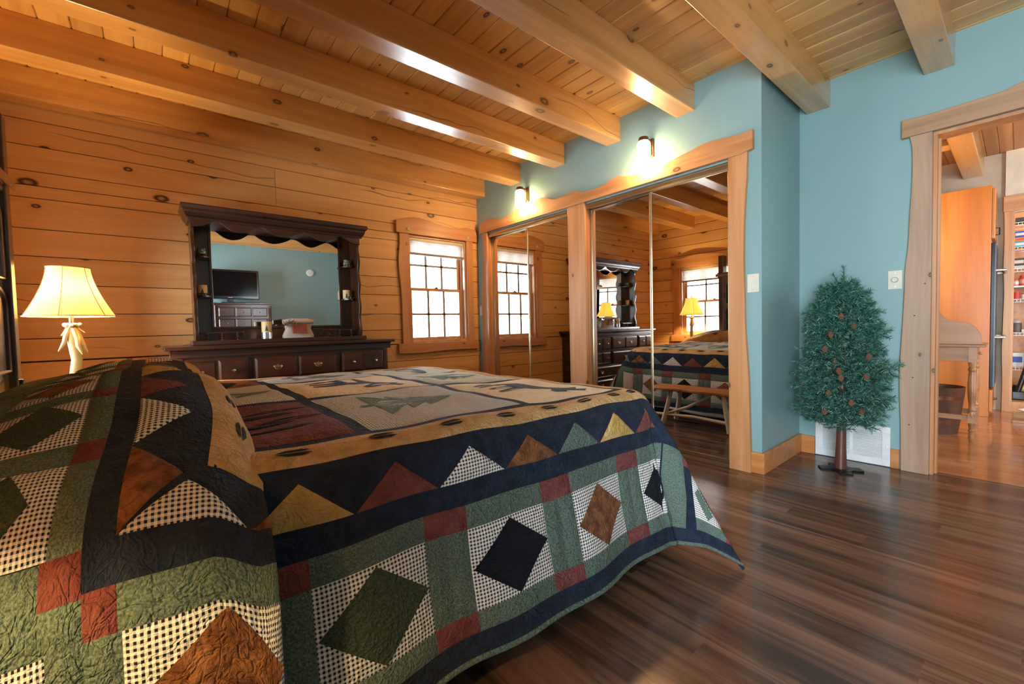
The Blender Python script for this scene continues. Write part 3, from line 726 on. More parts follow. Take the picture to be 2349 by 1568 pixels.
def hutch():
    e = empty('dresser_hutch', (.85, 3.95, .893), 'dark pine hutch mirror with scalloped crown and side shelves, standing on the dresser', 'hutch mirror')
    zb = .894; x0, x1 = .238, 1.449; yf, yb = 3.80, 4.035
    mb = MB(); mb.box(x0-.022, x1+.022, yf-.03, yb, zb, zb+.032); mb.build('plinth', M_dark, e, bevel=.004)
    # crown: stepped cornice + scalloped valance
    mb = MB()
    prof = [(0,1.79),(-.012,1.79),(-.016,1.805),(-.026,1.815),(-.034,1.835),(-.036,1.85),(-.05,1.862),(-.054,1.885),(-.05,1.893),(0,1.893)]
    for (a, b) in zip(prof[:-1], prof[1:]):
        pass
    n = len(prof); V = []
    for (d, z) in prof: V += [(x0+d, yf-.008+d, z), (x1-d, yf-.008+d, z), (x1-d, yb, z), (x0+d, yb, z)]
    F = []
    for i in range(n-1):
        for k in range(3): F.append((4*i+k, 4*i+k+1, 4*i+5+k, 4*i+4+k)) if k != 1 or True else None
    F.append((0,3,2,1)); F.append((4*n-4,4*n-3,4*n-2,4*n-1))
    for i in range(n-1): F.append((4*i+3,4*i,4*i+4,4*i+7))
    mb.add(V, F); mb.build('crown', M_dark, e)
    VAL = [(.238,1.75),(.302,1.764),(.331,1.778),(.383,1.805),(.42,1.799),(.471,1.761),(.532,1.744),(.596,1.759),(.646,1.795),(.688,1.803),(.729,1.776),(.805,1.747),(.867,1.749),(.94,1.777),(.978,1.799),(1.024,1.793),(1.099,1.751),(1.158,1.745),(1.219,1.775),(1.271,1.799),(1.312,1.791),(1.385,1.751),(1.449,1.747)]
    a = resample([(p[0], p[1]-.012) for p in VAL], 3); mb = MB(); mb.strip([(p[0], 1.815) for p in a], a, 'y', yf-.008, yf+.014); mb.build('valance', M_dark, e, bevel=.003)
    # side panels with a wavy front edge
    for x in (x0, x1-.02):
        zs = [zb+.032+(1.79-zb-.032)*k/60 for k in range(61)]
        fr = [(yf+.006+.022*(.5+.5*math.cos((z-1.70)*2*PI/.205)), z) for z in zs]
        mb = MB(); mb.strip(fr, [(yb-.02, z) for z in zs], 'x', x, x+.02); mb.build('side_panel', M_darkz, e, bevel=.002)
    # back boards and mirror frame
    mb = MB(); mb.box(x0+.02, x1-.02, yb-.03, yb-.012, zb+.032, 1.80); mb.build('back_board', M_darkz, e)
    mb = MB(); mx0, mx1, mz0, mz1 = .372, 1.316, 1.028, 1.80
    mb.box(mx0-.018, mx0, yb-.045, yb-.03, mz0, mz1-.01); mb.box(mx1, mx1+.018, yb-.045, yb-.03, mz0, mz1-.01)
    mb.box(mx0-.018, mx1+.018, yb-.045, yb-.03, mz0-.018, mz0); mb.build('mirror_frame', M_darkz, e, bevel=.003)
    mb = MB(); y = yb-.047; tl = -.0155*(mz1-mz0)
    mb.add([(mx0,y+.010,mz0),(mx1,y+.010,mz0),(mx1,y+.010+tl,mz1),(mx0,y+.010+tl,mz1),(mx0,y+.013,mz0),(mx1,y+.013,mz0),(mx1,y+.013+tl,mz1),(mx0,y+.013+tl,mz1)], [(0,1,2,3),(4,7,6,5),(0,4,5,1),(1,5,6,2),(2,6,7,3),(3,7,4,0)])
    mb.build('mirror', M_mirror, e)
    # small shelves at each side with curved fronts
    for (xa, xb) in ((x0+.02, .356), (1.332, x1-.02)):
        for z in (1.553, 1.262):
            pts = [(xa, yb-.03)]+[(lerp(xa, xb, k/10), yb-.03-.13*(.72+.28*math.sin(PI*k/10))) for k in range(11)]+[(xb, yb-.03)]
            mb = MB(); mb.prism(pts, 'z', z-.014, z); s = mb.build('shelf', M_dark, e, bevel=.003)
            mb = MB()
            for k in range(1, 10, 2):
                px, py = pts[1+k]; mb.lathe([(.0035,0),(.005,.004),(.003,.009),(.004,.012)], (px, py+.008, z), 8)
            for k in range(1, 9): mb.tube([(pts[k+0][0], pts[k+0][1]+.008, z+.013), (pts[k+1][0], pts[k+1][1]+.008, z+.013)], .003, 6)
            mb.build('gallery_rail', M_dark, s, smooth=True)
    # low gallery rails with turned spindles
    sp = [(.009,0),(.009,.004),(.005,.007),(.010,.013),(.011,.018),(.006,.024),(.005,.027),(.010,.033),(.0105,.038),(.005,.044),(.009,.048),(.009,.052)]
    for (xa, xb, sx) in ((.262,.540,(.31,.405,.502)),(1.115,1.42,(1.173,1.268,1.368))):
        mb = MB(); mb.box(xa, xb, yf+.045, yf+.075, zb+.084, zb+.094); mb.box(xa if xa < 1 else xb-.012, xa+.012 if xa < 1 else xb, yf+.05, yb-.03, zb+.084, zb+.094); r = mb.build('gallery_shelf', M_dark, e, bevel=.003)
        for x in sx:
            mb = MB(); mb.lathe(sp, (x, yf+.058, zb+.032), 14); mb.build('spindle', M_dark, r, smooth=True)
hutch()

# things on the hutch
M_mosaic = None
def m_mosaic():
    t = NT('mosaic_glass'); co = t.coord(rand=False); v = t.n('ShaderNodeTexVoronoi'); v.inputs['Scale'].default_value = 85; t.l(co, v.inputs[0])
    sp = t.n('ShaderNodeSeparateColor'); t.l(v.outputs['Color'], sp.inputs[0])
    t.col(t.ramp(sp.outputs[0], [(0,(.02,.16,.11,1)),(.35,(.05,.30,.22,1)),(.6,(.45,.22,.15,1)),(.75,(.55,.62,.50,1)),(1,(.02,.10,.09,1))])); t.set(Roughness=.2); return t.m
M_mosaic = m_mosaic()
def jar(x, y, z, lab):
    e = empty('votive_holder', (x, y, z), lab, 'candle holder', 'green mosaic candle holders')
    mb = MB(); mb.lathe([(.018,0),(.026,.006),(.031,.02),(.030,.034),(.024,.048),(.027,.056),(.024,.056),(.021,.048),(.026,.034),(.026,.02),(.02,.008),(0,.006)], (x,y,z), 20); mb.build('cup', M_mosaic, e, smooth=True)
    mb = MB(); mb.lathe([(.0195,.030),(.0195,.040),(0,.041)], (x,y,z), 16); mb.build('wax', M_wax, e, smooth=True)
ys = 3.925
jar(.305, ys, 1.553, 'green mosaic candle holder on the upper shelf at the lamp side of the hutch')
jar(1.372, ys, 1.553, 'green mosaic candle holder on the upper shelf at the window side of the hutch')
def pillar(x, y, z, r, h, lab, group, metal=False):
    e = empty('pillar_candle', (x, y, z), lab, 'candle', group)
    zz = z
    if metal:
        mb = MB(); mb.lathe([(0,0),(r*.98,0),(r*1.0,.03),(r*.98,.05),(r*.9,.05),(r*.9,.004),(0,.004)], (x,y,z), 24); mb.build('metal_cup', M_steel, e, smooth=True, auto=40)
        zz = z+.0045
        h -= .004
    rr = r*.88 if metal else r
    mb = MB(); mb.lathe([(0,0),(rr,0),(rr,h-.003),(rr-.004,h),(rr*.7,h-.004),(0,h-.006)], (x,y,zz), 24); mb.build('wax', M_wax, e, smooth=True, auto=40)
    mb = MB(); mb.tube([(x,y,zz+h-.006),(x+.001,y,zz+h+.006)], .0012, 5); mb.build('wick', M_blackm, e)
    # painted fir on the camera side
    mb = MB(); a0 = math.atan2(-y, -x)
    def S(u, v): a = a0+u/rr; return (x+(rr+.0012)*math.cos(a), y+(rr+.0012)*math.sin(a), zz+v)
    b = .008+(.05 if metal else 0)
    for (w, v0, v1) in ((.013, b, b+.020), (.010, b+.012, b+.030), (.007, b+.023, b+.040)): mb.add([S(-w,v0), S(0,v0), S(w,v0), S(0,v1)], [(0,1,3),(1,2,3)])
    mb.add([S(-.0015,b-.006),S(.0015,b-.006),S(.0015,b),S(-.0015,b)], [(0,1,2,3)])
    mb.build('fir_decoration', M_green, e, fix=False)
pillar(.300, ys, 1.262, .031, .078, 'cream candle with painted fir on the lower shelf at the lamp side', 'candles on the hutch shelves')
pillar(1.360, ys, 1.262, .032, .078, 'cream candle with painted fir on the lower shelf at the window side', 'candles on the hutch shelves')
pillar(.694, 3.835, .927, .040, .135, 'tall cream candle in a silver cup on the middle of the dresser top', 'candles on the dresser', True)
def folded_throw():
    c = (.925, 3.845, .927)
    e = empty('gift_basket', c, 'rustic woven bundle with a red picture patch and feathery trim on the dresser top', 'decorative bundle')
    M_lin = plain('linen', (.52,.46,.38,1), .9); M_red = plain('red_patch', (.30,.07,.035,1), .8); M_fe = plain('feather_brown', (.16,.10,.06,1), .8)
    mb = MB(); x, y, z = c
    V = []; F = []; nx, nz = 14, 8
    sec = [(.118,0),(.120,.02),(.108,.045),(.095,.07),(.10,.095),(.105,.11)]
    for (hw, h) in sec:
        for k in range(16):
            a = 2*PI*k/16; sx = math.copysign(abs(math.cos(a))**.5, math.cos(a)); sy = math.copysign(abs(math.sin(a))**.5, math.sin(a))
            V.append((x+hw*sx, y+.05*(.75+h*2)*sy, z+h))
    for i in range(len(sec)-1):
        for k in range(16): k2 = (k+1)%16; F.append((16*i+k,16*i+k2,16*i+16+k2,16*i+16+k))
    F.append(tuple(range(16))); F.append(tuple(16*(len(sec)-1)+k for k in range(16)))
    mb.add(V, F); mb.build('bundle', M_lin, e, smooth=True)
    mb = MB(); mb.tube([(x-.12,y-.02,z+.130),(x-.06,y-.03,z+.134),(x,y-.03,z+.132),(x+.06,y-.03,z+.135),(x+.115,y-.02,z+.130)], [.018,.024,.025,.024,.016], 12); mb.build('rolled_cloth', M_lin, e, smooth=True)
    mb = MB(); mb.box(x-.055, x+.05, y-.066, y-.056, z+.035, z+.112); mb.build('picture_patch', M_red, e, bevel=.004)
    mb = MB(); rnd = random.Random(4)
    for i in range(46):
        t = rnd.random(); p = Vector((x-.115+.10*t, y-.062, z+.10+.018*rnd.random())); d = Vector((rnd.uniform(-.5,.9), rnd.uniform(-.5,-.1), rnd.uniform(-.5,.9))).normalized()*.045
        mb.tube([p, p+d*.6, p+d], [.0022,.0016,.0004], 4)
    mb.build('feather_trim', M_fe, e)
folded_throw()

# ------------------------------------------------------------------ bed, headboard, nightstands, lamps
def headboard_and_bed():
    e = empty('bed', (.55, 2.03, 0), 'wide bed with a tall dark wood headboard, dressed in a patchwork quilt', 'bed')
    y0, y1 = 1.06, 3.0
    mb = MB(); mb.box(-.42, 1.52, y0+.09, y1-.06, .38, .655); mb.build('mattress', M_white, e, bevel=.04, seg=4)
    mb = MB(); mb.box(-.42, 1.43, y0+.12, y1-.09, .16, .378); mb.build('box_spring', M_navyp, e, bevel=.02)
    mb = MB(); mb.box(-.42, 1.40, y0+.15, y1-.12, .10, .158); mb.build('bed_frame', M_dark, e)
    for (x, y) in ((-.3,y0+.2),(-.3,y1-.2),(1.3,y0+.25),(1.3,y1-.2),(.5,2.03)):
        mb = MB(); mb.box(x-.03, x+.03, y-.03, y+.03, 0, .10); mb.build('leg', M_dark, e)
    h0, h1 = 1.02, 2.84
    mb = MB()
    mb.box(-.56, -.475, h0, h1, .25, 1.60)
    r = mb.build('headboard', M_litwood, e, bevel=.003)
    mb = MB()
    for y in (h0, h1-.07): mb.box(-.56, -.448, y, y+.07, 0, 1.93)
    mb.box(-.56, -.458, 1.92, 1.98, .3, 1.6)
    mb.build('post', M_darkz, r, bevel=.006)
    mb = MB(); mb.box(-.60, -.455, h0-.02, h1+.02, 1.60, 1.625); mb.box(-.60, -.435, h0-.04, h1+.035, 1.625, 1.665); mb.box(-.60, -.455, h0-.02, h1+.02, 1.665, 1.685)
    mb.build('cornice', M_litwood, r, bevel=.006, seg=3)
    # arched recessed panels in two rows, each with a glossy moulding
    for (a, b) in ((h0+.10, 1.42), (1.46, 1.90), (2.0, 2.40), (2.44, h1-.10)):
        for (z0, z1) in ((.84, 1.19), (1.23, 1.56)):
            n = 14; c = (a+b)/2; w = (b-a)/2
            arch = [(a, z0), (b, z0)]+[(c+w*math.cos(PI*k/n), z1-.07+.07*math.sin(PI*k/n)) for k in range(n+1)]
            mb = MB(); mb.prism(arch, 'x', -.475, -.468); mb.build('panel', M_blackp, r)
            mb = MB(); P = [(-.466, p[0], p[1]) for p in arch]; mb.tube(P+[P[0]], .008, 6); mb.build('moulding', M_litwood if z0 > 1 else M_darkz, r, smooth=True)  # upper row in the lamplit colour, lower row in plain dark wood
    mb = MB(); mb.box(-.455, -.435, h1-.055, h1-.02, .70, .80); mb.build('latch', M_blackp, r, bevel=.004)
M_navyp = plain('navy_ticking', (.02,.03,.05,1), .9)
M_litwood = wood('lamplit_wood', (.30,.16,.055,1), (.16,.075,.025,1), 'y', .18, 0, 0, .1, coat=.6)  # dark headboard wood with the lamp's glow put into its colour
headboard_and_bed()

def nightstand(x0, x1, y0, y1, h, lab):
    e = empty('nightstand', ((x0+x1)/2, (y0+y1)/2, 0), lab, 'nightstand', 'bedside tables')
    mb = MB(); mb.box(x0+.02, x1-.02, y0+.02, y1-.02, .06, h-.025); mb.box(x0+.01, x1-.01, y0+.01, y1-.01, 0, .06); mb.build('body', M_dark, e, bevel=.004)
    mb = MB(); mb.box(x0, x1, y0, y1, h-.024, h); mb.build('top', M_dark, e, bevel=.006)
    for (z0, z1) in ((.09,.30),(.32,h-.04)):
        mb = MB(); V = MB(); mb.box(x1-.02, x1-.006, y0+.04, y1-.04, z0, z1); d = mb.build('drawer', M_dark, e, bevel=.004)
        mb = MB(); mb.ball((x1+.006, (y0+y1)/2, (z0+z1)/2), .012); mb.build('knob', M_brass, d, smooth=True)
nightstand(-.60, -.13, 3.085, 3.74, .60, 'dark nightstand behind the bed holding the antler lamp')
nightstand(-.62, -.22, .12, .78, .40, 'dark nightstand on the side of the bed away from the log wall')

M_pipe = plain('shade_piping', (.30,.15,.05,1), .8)
def antler_lamp(x, y, z, lab, power, s=1.0):
    e = empty('antler_lamp', (x, y, z), lab, 'table lamp', 'antler table lamps')
    P = lambda a, b, c: (x+a*s, y+b*s, z+c*s)
    mb = MB(); mb.lathe([(.0,0),(.075,0),(.08,.006),(.07,.016),(.04,.024),(.025,.032),(0,.034)], (x,y,z), 20); mb.build('foot', M_antlerd, e, smooth=True)
    mb = MB()
    mb.tube([P(.01,0,.025),P(-.006,.004,.10),P(.002,0,.18),P(.012,-.004,.26),P(0,0,.34),P(-.004,0,.40),P(.0,0,.43)], [.024,.023,.023,.022,.020,.018,.016], 10)
    mb.build('stem', M_antler, e, smooth=True)
    tines = [([(.006,-.012,.425),(.020,-.024,.37),(.022,-.030,.33),(.036,-.034,.285)],[.011,.012,.011,.002]),
             ([(.010,.0,.425),(.030,.004,.37),(.040,.008,.33),(.054,.010,.295)],[.010,.010,.008,.002]),
             ([(-.008,-.006,.425),(-.022,-.012,.385),(-.030,-.014,.35),(-.052,-.018,.305)],[.011,.011,.009,.002]),
             ([(-.012,.0,.43),(-.024,-.004,.405),(-.040,-.008,.385)],[.009,.008,.002]),
             ([(.012,0,.43),(.03,.004,.412),(.046,.006,.398)],[.008,.006,.002]),
             ([(.02,.0,.12),(.06,.01,.06),(.085,.012,.024)],[.014,.011,.004]),([(-.01,.0,.13),(-.05,.01,.07),(-.085,-.01,.024)],[.014,.011,.004])]
    for p, r in tines:
        mb = MB(); mb.tube([P(*q) for q in p], [q*s for q in r], 8); mb.build('antler_tine', M_antler, e, smooth=True)
    mb = MB(); rnd = random.Random(3)
    for k in range(16):
        a = 2*PI*k/16; r = .024+.006*math.sin(3*a); mb.ball(P(r*math.cos(a), r*math.sin(a), .438+.004*math.sin(5*a)), .0105*s, seg=8, rings=5)
    mb.lathe([(.012,.42),(.020,.43),(.026,.436),(.022,.446),(0,.448)], (x,y,z), 16); mb.build('burr', M_antlerd, e, smooth=True)
    mb = MB(); mb.tube([P(0,0,.445),P(0,0,.50)], .010, 10); mb.tube([P(0,0,.50),P(.05,0,.52),P(.055,0,.62),P(0,0,.725)], .002, 6); mb.tube([P(0,0,.50),P(-.05,0,.52),P(-.055,0,.62),P(0,0,.725)], .002, 6); mb.build('socket', M_brass, e, smooth=True)
    # bell shade
    def rad(t): return lerp(.082, .172, t**1.55)
    N = 14; mb = MB(); prof = [(rad(t), .735-.25*t) for t in [k/N for k in range(N+1)]]
    V = []; F = []; seg = 32
    for (r, h) in prof:
        for k in range(seg):
            a = 2*PI*(k)/seg; rr = r; V.append(P(rr*math.cos(a), rr*math.sin(a), h))
    for i in range(N):
        for k in range(seg): F.append((i*seg+k, i*seg+(k+1)%seg, (i+1)*seg+(k+1)%seg, (i+1)*seg+k))
    mb.add(V, F); sh = mb.build('lamp_shade', M_shade, e, smooth=True, fix=False, auto=60)
    mb = MB()
    for k in range(6):
        a = 2*PI*(k+.35)/6; mb.tube([P(r*1.012*math.cos(a), r*1.012*math.sin(a), h) for (r, h) in prof], .0016, 5)
    for (r, h) in (prof[0], prof[-1]): mb.tube([P(r*1.005*math.cos(2*PI*k/32), r*1.005*math.sin(2*PI*k/32), h) for k in range(33)], .0022, 5)
    mb.build('piping', M_pipe, sh, smooth=True)
    mb = MB(); mb.ball(P(0,0,.742), .014, .014, .008); mb.tube([P(-.081,0,.728),P(.081,0,.728)], .0016, 5); mb.tube([P(0,-.081,.728),P(0,.081,.728)], .0016, 5); mb.build('finial', M_brass, e, smooth=True)
    light('bedside_bulb', 'POINT', P(0,0,.60), power, (1.0, .68, .29), radius=.028)
antler_lamp(-.318, 3.18, .60, 'lit antler table lamp with a bell shade behind the pillows', 42)
antler_lamp(-.42, .44, .40, 'lit antler table lamp on the side of the bed away from the log wall', 19)
def clock_radio():
    c = (-.33, 3.50, .60); e = empty('clock_radio', c, 'small red and white clock radio beside the antler lamp, seen in the closet mirror', 'clock radio')
    x, y, z = c; mb = MB(); mb.box(x-.04, x+.04, y-.07, y+.05, z, z+.05); mb.build('case', plain('red_case', (.35,.02,.02,1), .4), e, bevel=.02, seg=4)
    mb = MB(); mb.box(x+.041, x+.044, y-.03, y+.04, z+.012, z+.04); mb.build('display', M_white, e)
clock_radio()

# ------------------------------------------------------------------ birch bench at the foot of the bed
def bench():
    e = empty('birch_bench', (2.07, 1.9, 0), 'low board bench on birch branch legs at the bed foot, seen in the mirror', 'bench')
    rnd = random.Random(6); n = 16; y0, y1 = 1.42, 2.34
    a = [(2.205+.012*math.sin(k*1.1), lerp(y0, y1, k/n)) for k in range(n+1)]; b = [(1.935+.012*math.sin(k*.9+1), lerp(y0, y1, k/n)) for k in range(n+1)]
    mb = MB(); mb.strip(a, b, 'z', .335, .362); mb.build('seat_board', M_bench, e, bevel=.006)
    for (y, d) in ((2.12,1),(1.64,-1)):
        for (x, dx) in ((2.16,.03),(1.98,-.03)):
            mb = MB(); mb.tube([(x,y,.345),(x+dx*.4,y+d*.03,.2),(x+dx,y+d*.07,.022)], [.020,.021,.024], 10); mb.build('leg', M_bark, e, smooth=True)
        mb = MB(); mb.tube([(2.19,y+d*.05,.10),(1.95,y+d*.05,.115)], .014, 8); mb.build('stretcher', M_bark, e, smooth=True)
    mb = MB(); mb.tube([(2.18,1.52,.10),(2.17,1.9,.115),(2.185,2.30,.10)], [.016,.015,.014], 8); mb.build('stretcher', M_bark, e, smooth=True)
    mb = MB(); mb.tube([(1.96,1.52,.115),(1.97,1.9,.105),(1.955,2.26,.12)], [.015,.016,.014], 8); mb.build('stretcher', M_bark, e, smooth=True)
    mb = MB(); mb.tube([(2.18,2.17,.11),(2.17,1.95,.20),(2.15,1.75,.325)], [.013,.014,.010], 8); mb.build('brace', M_bark, e, smooth=True)
bench()
# black knots on birch come from its bark material

# ------------------------------------------------------------------ artificial fir
def fir():
    bx, by = 3.375, .735
    e = empty('artificial_fir', (bx, by, 0), 'artificial fir tree with pine cones on a bare brown trunk and black base', 'artificial tree')
    mb = MB(); c, s = math.cos(.5), math.sin(.5)
    for (hx, hy) in ((.115,.035),(.035,.115)):
        q = [(-hx,-hy),(hx,-hy),(hx,hy),(-hx,hy)]; mb.prism([(bx+p[0]*c-p[1]*s, by+p[0]*s+p[1]*c) for p in q], 'z', .0 if hx > hy else .0005, .010 if hx > hy else .0105)
    q = [(-.075,-.02),(-.02,-.075),(.02,-.075),(.075,-.02),(.075,.02),(.02,.075),(-.02,.075),(-.075,.02)]; mb.prism([(bx+p[0]*c-p[1]*s, by+p[0]*s+p[1]*c) for p in q], 'z', .001, .012)
    mb.build('base_plate', M_blackm, e, bevel=.002)
    mb = MB(); pts = [(bx,by,.010),(bx+.002,by-.002,.15),(bx+.006,by-.004,.33),(bx+.008,by-.006,.6),(bx+.006,by-.006,.9),(bx,by-.006,1.25)]
    mb.tube(pts, [.034,.028,.025,.020,.014,.005], 14); mb.build('trunk', wood('brown_trunk', (.15,.055,.03,1), (.09,.03,.02,1), 'z', .4, 0, 0, .02), e, smooth=True)
    # branches with needles
    rnd = random.Random(11); V = []; F = []; br = MB(); tips = []
    def R(z):
        pts = [(.27,.13),(.34,.195),(.45,.225),(.65,.23),(.85,.20),(1.0,.165),(1.1,.12),(1.2,.06),(1.3,.02)]
        for (a, b) in zip(pts[:-1], pts[1:]):
            if z <= b[0]: return lerp(a[1], b[1], max(0,(z-a[0])/(b[0]-a[0])))
        return .02
    Vn = []; Fn = []
    def needle(p, d, L):
        nonlocal Vn, Fn
        w = d.cross(Vector((rnd.uniform(-1,1), rnd.uniform(-1,1), rnd.uniform(-1,1)))).normalized()*.0017
        i = len(Vn); Vn += [tuple(p-w), tuple(p+w), tuple(p+d*L+w*.5), tuple(p+d*L-w*.5)]; Fn.append((i, i+1, i+2, i+3))
    def twig(p0, p1, n, L=.022):
        ax = (p1-p0).normalized(); br.tube([p0, p1], [.0022,.0014], 4)
        for k in range(n):
            t = rnd.random()**.85; p = p0.lerp(p1, t); u = Vector((rnd.gauss(0,1), rnd.gauss(0,1), rnd.gauss(0,1))); u = (u-ax*u.dot(ax)).normalized()
            needle(p, (u*.8+ax*.75).normalized(), L*rnd.uniform(.8,1.35))
    wall = X2-.02
    nb = 260
    for i in range(nb):
        z = .31+(1.20-.31)*((i+.5)/nb); az = i*2.39996; r = R(z)*rnd.choice((.72,.86,.95,1.03,1.14))*rnd.uniform(.94,1.05)
        d = Vector((math.cos(az), math.sin(az), 0)); dz = rnd.uniform(-.10,.02)*r + (.03 if z < .4 else 0)*0
        p0 = Vector((bx+.005, by-.005, z+.02)); p1 = p0+d*r+Vector((0,0,dz-.03))
        if p1.x > wall: p1.x = wall-rnd.random()*.01
        twig(p0.lerp(p1,.15), p1, 60)
        side = Vector((-d.y, d.x, 0))
        for k in range(5):
            t = rnd.uniform(.3,.95); q = p0.lerp(p1, t); s = rnd.choice((-1,1)); e1 = q+(d*.6+side*s*.8+Vector((0,0,rnd.uniform(-.35,.35))))*min(.085, r*.5+.02)
            if e1.x > wall: e1.x = wall-rnd.random()*.01
            twig(q, e1, 42)
        tips.append(p1)
    for (dx, dy, z1) in ((.0,-.012,1.305),(0,.045,1.27),(-.03,-.02,1.24),(.02,-.05,1.225),(.01,.07,1.20),(-.02,-.085,1.19)):
        twig(Vector((bx, by-.005, 1.16)), Vector((bx+dx, by+dy, z1)), 60)
    br.build('branches', M_needled, e)
    mb = MB(); mb.v = Vn; mb.f = Fn; mb.m = [0]*len(Fn); mb.build('needles', M_needle, e, fix=False)
    # cones
    cones = [(.57,.27),(.0,.99),(-.06,.93),(.05,.88),(.08,.79),(-.13,.745),(.03,.705),(.01,.66),(-.12,.63),(.0,.62),(.06,.52),(-.05,.47),(-.1,.42),(.08,.40)]
    vd = Vector((-bx, -by, 0)).normalized(); sd = Vector((-vd.y, vd.x, 0))
    for (u, z) in cones[1:]:
        r = R(z); p = Vector((bx, by, z))+sd*(-u)+vd*math.sqrt(max(.0004, (r*.93)**2-u*u))
        mb = MB()
        for k in range(7):
            h = -.015+.005*k; rr = .014*math.sin(PI*(k+1.2)/8.6)
            for j in range(7):
                a = 2*PI*(j+.5*(k%2))/7; mb.ball((p.x+rr*math.cos(a)*.75, p.y+rr*math.sin(a)*.75, p.z+h), rr*.42+.001, None, .0035, seg=6, rings=4)
        mb.lathe([(.004,-.02),(.010,0),(.004,.022),(0,.024)], tuple(p), 8); mb.build('pine_cone', M_cone, e)
M_cone = plain('pine_cone_brown', (.17,.08,.045,1), .7)
def m_needle():
    t = NT('fir_needle'); gi = t.t.nodes.new('ShaderNodeNewGeometry')
    t.col(t.ramp(gi.outputs['Random Per Island'], [(0,(.012,.075,.055,1)),(.5,(.030,.14,.10,1)),(.82,(.075,.24,.18,1)),(1,(.26,.42,.33,1))])); t.set(Roughness=.55); return t.m  # palest needles carry the foliage sheen in their colour
M_needle = m_needle(); M_needled = plain('fir_twig', (.03,.05,.035,1), .8)
fir()

# ------------------------------------------------------------------ the quilt
sm = lambda x: np.clip(x, 0, 1)**2*(3-2*np.clip(x, 0, 1))
def arc_tables(L):
    """out/drop along a rounded edge, per final angle (degrees from horizontal)"""
    s = np.linspace(0, 1.6, 801); ds = s[1]-s[0]; T = {}
    for be in range(0, 96):
        b = np.radians(be)*sm(s/L); o = np.concatenate([[0], np.cumsum(np.cos(b))[:-1]*ds]); d = np.concatenate([[0], np.cumsum(np.sin(b))[:-1]*ds]); T[be] = (o, d)
    O = np.array([T[k][0] for k in range(96)]); D = np.array([T[k][1] for k in range(96)])
    def f(r, be):
        fi = np.clip(be, 0, 94.99); k = fi.astype(int); w = fi-k; x = np.clip(r, 0, 1.59)/ds; j = x.astype(int); v = x-j
        g = lambda A: (A[k,j]*(1-v)+A[k,j+1]*v)*(1-w)+(A[k+1,j]*(1-v)+A[k+1,j+1]*v)*w
        return g(O), g(D)
    return f
EDGE = arc_tables(.20)
XO, YN, YF = 1.545, 1.12, 2.88          # where the mattress edge starts to round: foot, near side, far side
ZT = .705
A_T, B_N, B_F = XO+.12, YN-.10, YF+.10  # tan / navy boundary in pattern coordinates
def body_map(a, b):
    """pattern coordinates (metres, a along the bed, b across) -> 3D"""
    a = np.asarray(a, float); b = np.asarray(b, float); near = b < 2.0
    u = np.maximum(a-XO, 0); v = np.where(near, np.maximum(YN-b, 0), np.maximum(b-YF, 0))
    r = np.hypot(u, v); th = np.degrees(np.arctan2(u, v+1e-9))           # 0 side, 90 foot
    r2 = r/(1+.15*np.sin(np.radians(2*th))**2)
    be_n = np.interp(th, [0,12,22,32,45,65,80,90], [79,77,80,70,61,68,79,82])
    be = be_n
    ph = np.radians(np.interp(th, [0,12,22,45,70,90], [0,2,10,22,55,90]))
    o, d = EDGE(r2, be)
    # soft vertical folds on the hanging parts
    hang = sm((r-.12)/.4)
    o = o + hang*(.012*np.sin(a*7.3+.6)+.007*np.sin(a*17+b*3)+.010*np.sin(b*6.1))*np.where(th > 70, 1, 1)
    sgn = np.where(near, -1.0, 1.0)
    x = np.minimum(a, XO)+o*np.sin(ph); y = np.where(near, np.maximum(b, YN), np.minimum(b, YF))+sgn*o*np.cos(ph)
    x = np.where(r < 1e-9, a, x); y = np.where(r < 1e-9, b, y)
    cr = .018*sm((a+.1)/.6)*(1-sm((a-.9)/.6))*np.sin(np.clip((b-1.1)/1.8, 0, 1)*PI)
    bump = .0022*(np.sin(a*21+b*5)+np.sin(b*23-a*7)+np.sin(a*9.3-b*11))
    slope = -.018*np.clip((a-.2)/1.3, 0, 1)
    z = ZT+slope-d+cr*(r < 1e9)+bump*(1-hang*.6)
    return np.stack([x, y, np.maximum(z, .004)], -1)
# raised end of the quilt, folded over the pillows. e: distance from the tan edge towards the headboard, b: across
PP = np.array([(.175,.712),(.181,.735),(.172,.775),(.148,.82),(.118,.845),(.085,.860),(.045,.872),(.0,.877),(-.06,.873),(-.13,.861),(-.21,.842),(-.30,.818),(-.38,.80),(-.42,.78),(-.45,.77)])
_t = np.linspace(0, 1, len(PP)); _tt = np.linspace(0, 1, 200)
_cat = np.array(resample([tuple(p) for p in PP], 12)); _len = np.concatenate([[0], np.cumsum(np.hypot(*np.diff(_cat, axis=0).T))])
E0 = .175                                # arc length from the crease to the tan/navy edge
_v = np.linspace(0, 2.4, 1201); _b = np.radians(np.interp(_v, [0,.26,.40,.55,.70,.80,.86,.92,1.0], [0,8,9,16,24,32,42,70,86]))
_b = np.convolve(np.pad(_b, 20, mode='edge'), np.ones(41)/41, 'valid')
_po = np.concatenate([[0], np.cumsum(np.cos(_b))[:-1]*.002]); _pd = np.concatenate([[0], np.cumsum(np.sin(_b))[:-1]*.002])
def PEDGE(v, be): return np.interp(v, _v, _po), np.interp(v, _v, _pd)
PYN, PYF = 1.70, 2.35
P_BN = .970                              # pattern value b of the tan/navy edge on the near side
